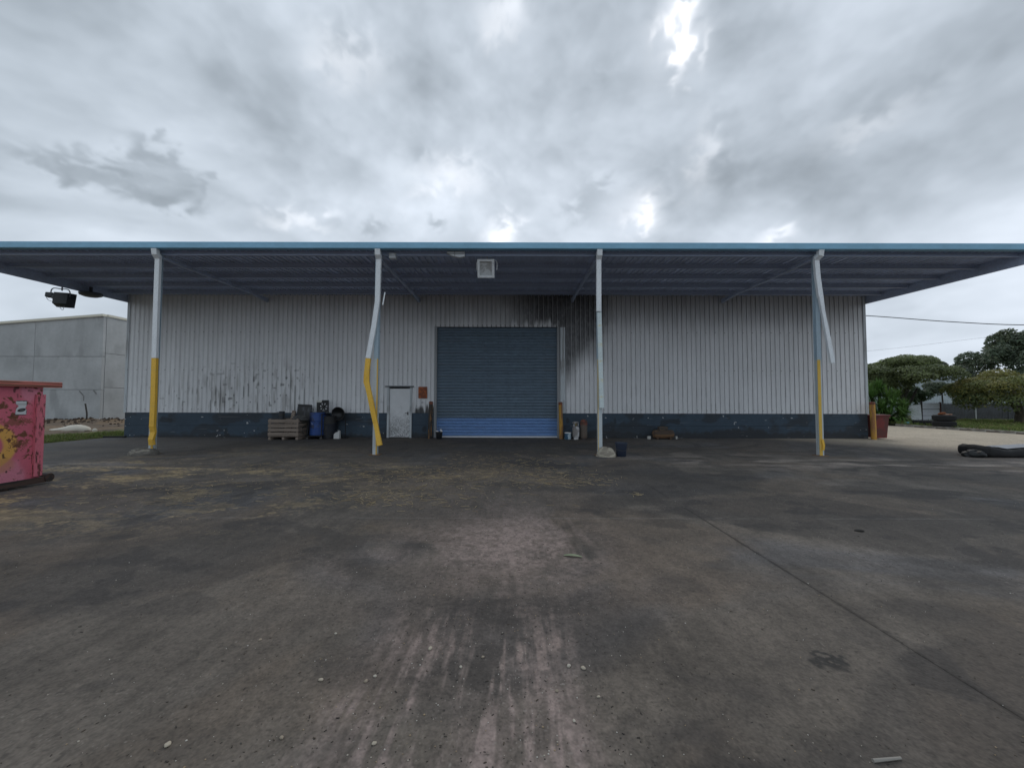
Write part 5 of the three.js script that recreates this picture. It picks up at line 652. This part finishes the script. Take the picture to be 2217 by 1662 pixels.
{ // leaning sheets
  const m1 = worn([0.74, 0.77, 0.78], [0.6, 0.6, 0.58], 0.15, { seed: 65, scale: 3 }), m2 = worn([0.68, 0.70, 0.76], [0.55, 0.56, 0.58], 0.15, { seed: 66, scale: 3 });
  const a = thing('metal_sheet', 'tilted pale flat metal sheet leaning beside the dark post near the yucca', 'sheet', [27.7, 0.12, -27.9], 0, 'sheets leaning at the fence'); a.rotation.z = 0.05; const S = new THREE.Shape(); S.moveTo(-0.28, 0.0); S.lineTo(0.4, 0.12); S.lineTo(0.4, 1.15); S.lineTo(-0.42, 1.13); S.lineTo(-0.36, 0.5); S.closePath(); part('sheet', new THREE.ExtrudeGeometry(S, { depth: 0.01, bevelEnabled: false }), m1, a);
  const b = thing('metal_sheet', 'wider pale sheet metal panel of three strips propped behind the tyres', 'sheet', [28.8, 0.1, -28.0], 0, 'sheets leaning at the fence'); [[0.1, 0.32], [0.44, 0.42], [0.88, 0.42]].forEach(([y, h], i) => part('strip', box(1.2, h, 0.012, 0.01 * i, y + h / 2 + 0.0, 0.01 * i), m2, b)); part('strip_joint', box(1.2, 0.035, 0.03, 0, 0.868, 0.02), mat(0.1, 0.1, 0.11, 0.7), b); 
  single('fence_stake', box(0.07, 1.5, 0.07, 28.15, 0.8, -27.95), mat(0.05, 0.04, 0.04, 0.9), 'dark upright stake between the two leaning metal sheets', 'stake'); single('gate_stake', box(0.08, 1.4, 0.08, 29.48, 0.76, -28.0), mat(0.1, 0.05, 0.045, 0.9), 'reddish brown stake at the right edge of the wider metal sheet', 'stake');
}
function tyre(x, y, z, R, w, label) { const t = thing('truck_tyre', label, 'tyre', [x, y, z], 0, 'old truck tyres by the kerb'); const m = mat(0.018, 0.018, 0.019, 0.85); part('carcass', lathe([[R * 0.56, 0.02], [R * 0.6, 0], [R * 0.9, 0.01], [R * 0.985, w * 0.2], [R * 0.985, w * 0.8], [R * 0.9, w - 0.01], [R * 0.6, w], [R * 0.56, w - 0.02], [R * 0.56, 0.02]], 40), m, t); const bl = []; for (let i = 0; i < 40; i++) for (const k of [0.28, 0.5, 0.72]) bl.push(box(R * 0.11, w * 0.17, 0.02, 0, w * k, R * 0.99).rotateY(i / 40 * 6.2832 + k)); part('tread', joined(bl), m, t); return t; }
tyre(23.98, 0.1, -22.6, 0.48, 0.33, 'lower of two black truck tyres stacked at the kerb'); tyre(24.02, 0.435, -22.63, 0.48, 0.33, 'upper black truck tyre of the stack, with rusty scrap on it'); tyre(25.0, 0.1, -24.75, 0.5, 0.27, 'single black tyre lying flat beside the tyre stack');
{ const g = displace(new THREE.TorusGeometry(0.12, 0.045, 8, 18), 0.05, 6).rotateX(1.2).translate(23.83, 0.83, -22.55); single('rusty_ring', g, mat(0.26, 0.09, 0.035, 0.9), 'rusty orange ring on top of the tyre stack', 'scrap'); single('scrap_plate', displace(rbox(0.42, 0.06, 0.3, 0.02, 0, 0, 0, 3), 0.05, 5).translate(24.11, 0.795, -22.6), worn([0.5, 0.36, 0.25], [0.25, 0.09, 0.04], 0.4, { seed: 68 }), 'pale and rusty scrap plate lying on the tyre stack', 'scrap'); }
{ const o = single('teal_rag', displace(new THREE.IcosahedronGeometry(0.14, 3), 0.14, 5, 4).scale(1.4, 0.6, 1), mat(0.14, 0.42, 0.46, 0.8), 'small crumpled teal rag on the verge under the leaning sheet', 'rag'); o.position.set(24.6, 0.17, -25.3); }
for (const [pts, lb] of [[[[-10, 13.0, -43], [10, 11.0, -39], [30.7, 8.92, -35], [37.5, 8.25, -34.3], [44.4, 7.95, -34], [70, 8.9, -32]], 'thick overhead cable sagging above the umbrella tree'], [[[20, 7.0, -66], [52.5, 8.9, -60], [66.6, 10.5, -58], [95, 14, -54]], 'thin far overhead wire climbing towards the tall tree']]) single('overhead_cable', tube(pts, lb.startsWith('thick') ? 0.035 : 0.011, 80, 6), mat(0.05, 0.055, 0.06, 0.7), lb, 'cable');

// ---------- litter on the yard ----------
{ // strip of green leaf
  const pos = [], idx = []; for (let i = 0; i <= 10; i++) { const t = i / 10, w = 0.018 * Math.sin(Math.PI * (0.12 + 0.82 * t)) + 0.003; pos.push(-0.09 + t * 0.18, 0.006 + 0.012 * Math.sin(t * 3.1), -w, -0.09 + t * 0.18, 0.012 + 0.016 * Math.sin(t * 3.1), 0, -0.09 + t * 0.18, 0.006 + 0.01 * Math.sin(t * 3.1), w); if (i) { const b = i * 3; for (const k of [0, 1]) idx.push(b - 3 + k, b + k, b + k + 1, b - 3 + k, b + k + 1, b - 2 + k); } }
  const o = single('fallen_leaf', geo(pos, null, idx), mat(0.20, 0.235, 0.14, 0.6), 'long pale green fallen leaf lying on the pale dust', 'leaf'); o.position.set(0.6, 0.001, -4.04); o.rotation.y = -0.25;
}
{ const o = single('grey_stick', displace(cyl(0.008, 0.006, 0.13, 7).rotateZ(Math.PI / 2), 0.006, 20), mat(0.28, 0.26, 0.23, 0.8), 'short grey stick on dark concrete near the tar splat', 'stick'); o.position.set(1.6, 0.008, -1.79); o.rotation.y = 0.1; }
{ const o = single('dirt_clod', displace(new THREE.IcosahedronGeometry(0.03, 2), 0.045, 20, 5).scale(1.5, 0.5, 1), mat(0.03, 0.027, 0.024, 0.95), 'flat black clod lying alone on bare concrete', 'clod'); o.position.set(4.08, 0.01, -4.84); }
const stoneG = [1, 2, 3].map((s) => displace(new THREE.IcosahedronGeometry(1, 2), 0.7, 0.9, s * 5).scale(1, 0.62, 0.8));
const stoneM = [mat(0.42, 0.37, 0.29, 0.9), mat(0.3, 0.25, 0.19, 0.9), mat(0.46, 0.42, 0.35, 0.9)];
[[-1.04, -2.28, 0.012], [-0.79, -2.27, 0.012], [-0.755, -2.31, 0.01], [-1.52, -1.86, 0.014], [-0.17, -2.48, 0.01], [-0.29, -2.39, 0.01], [-0.61, -1.87, 0.01], [-1.04, -1.9, 0.01], [0.33, -2.4, 0.013], [0.41, -2.38, 0.013], [-1.6, -2.65, 0.01], [-1.15, -2.72, 0.009], [-0.5, -2.56, 0.014], [0.24, -2.2, 0.009], [0.3, -2.0, 0.009], [0.45, -2.16, 0.008]].forEach(([x, z, s], i) => { const m = single('pebble', stoneG[i % 3], stoneM[i % 3], 'pale pebble lying loose on the stained concrete', 'pebble', 'loose pebbles on the yard'); m.scale.setScalar(s); m.position.set(x, s * 0.45, z); m.rotation.y = i * 1.7; });
function scatter(name, label, category, g, m, n, place, cols) { const im = new THREE.InstancedMesh(g, m, n), M = new THREE.Matrix4(), q = new THREE.Quaternion(), e = new THREE.Euler(), r = rng(n + 7), c = new THREE.Color(); for (let i = 0; i < n; i++) { const [x, y, z, s, ry, tilt] = place(r); q.setFromEuler(e.set(tilt ?? 0, ry ?? r() * 6.28, 0)); M.compose(new THREE.Vector3(x, y, z), q, new THREE.Vector3(s, s, s)); im.setMatrixAt(i, M); const t = cols[Math.floor(r() * cols.length)]; im.setColorAt(i, c.setRGB(...t)); } im.name = name; im.castShadow = im.receiveShadow = true; im.userData = { kind: 'stuff', label, category }; scene.add(im); }
const near = (r) => { const z = -1.5 - Math.pow(r(), 1.4) * 7; const lane = r() < 0.55; const x = lane ? -0.25 + (r() + r() - 1) * 1.6 : (r() - 0.5) * -z * 2.6; return [x, z]; };
scatter('gravel', 'fine gravel and grit scattered over the concrete', 'gravel', new THREE.IcosahedronGeometry(1, 0).scale(1, 0.6, 0.85), mat(1, 1, 1, 0.9), 2600, (r) => { const [x, z] = near(r), s = 0.0022 + 0.0042 * r() * r(); return [x, s * 0.4, z, s]; }, [[0.4, 0.36, 0.3], [0.5, 0.47, 0.42], [0.22, 0.19, 0.16], [0.08, 0.07, 0.06], [0.045, 0.04, 0.035], [0.32, 0.24, 0.15]]);
scatter('dirt_crumbs', 'dark crumbs of dirt and bark scattered over the concrete', 'dirt', new THREE.BoxGeometry(2.4, 0.5, 0.7), mat(1, 1, 1, 0.95), 2200, (r) => { const [x, z] = near(r), s = 0.0025 + 0.005 * r() * r(); return [x, s * 0.3, z, s]; }, [[0.035, 0.03, 0.026], [0.05, 0.042, 0.035], [0.07, 0.055, 0.04]]);
const strawSpots = [[-1.6, -8.3, 1.8, 0.9], [-1.6, -8.3, 1.8, 0.9], [0.2, -9.4, 1.3, 0.8], [0.7, -8.5, 1.1, 0.5], [1.0, -7.7, 0.6, 0.4], [-2.7, -8.0, 1.5, 0.7], [-1.9, -6.5, 0.9, 0.4], [-0.5, -10.6, 1.3, 1.0], [-1.3, -6.4, 1.5, 0.6], [-5.6, -6.6, 1.8, 0.9], [-7.2, -8.4, 2.2, 1.2], [2.0, -6.7, 0.1, 0.12], [-4.5, -9.4, 1.6, 0.8]];
scatter('straw', 'loose yellow straw strewn across the yard in front of the roller door', 'straw', new THREE.BoxGeometry(1, 0.03, 0.035), mat(1, 1, 1, 0.85), 1700, (r) => { let k = Math.floor(r() * strawSpots.length); if (k === 11 && r() > 0.12) k = 0; const [cx, cz, rx, rz] = strawSpots[k]; return [cx + (r() + r() + r() - 1.5) * rx * 1.3, 0.005 + 0.01 * r(), cz + (r() + r() + r() - 1.5) * rz * 1.3, 0.05 + 0.11 * r(), undefined, (r() - 0.5) * 0.1]; }, [[0.38, 0.29, 0.16], [0.46, 0.36, 0.21], [0.28, 0.21, 0.12]]);

renderer.render(scene, camera);
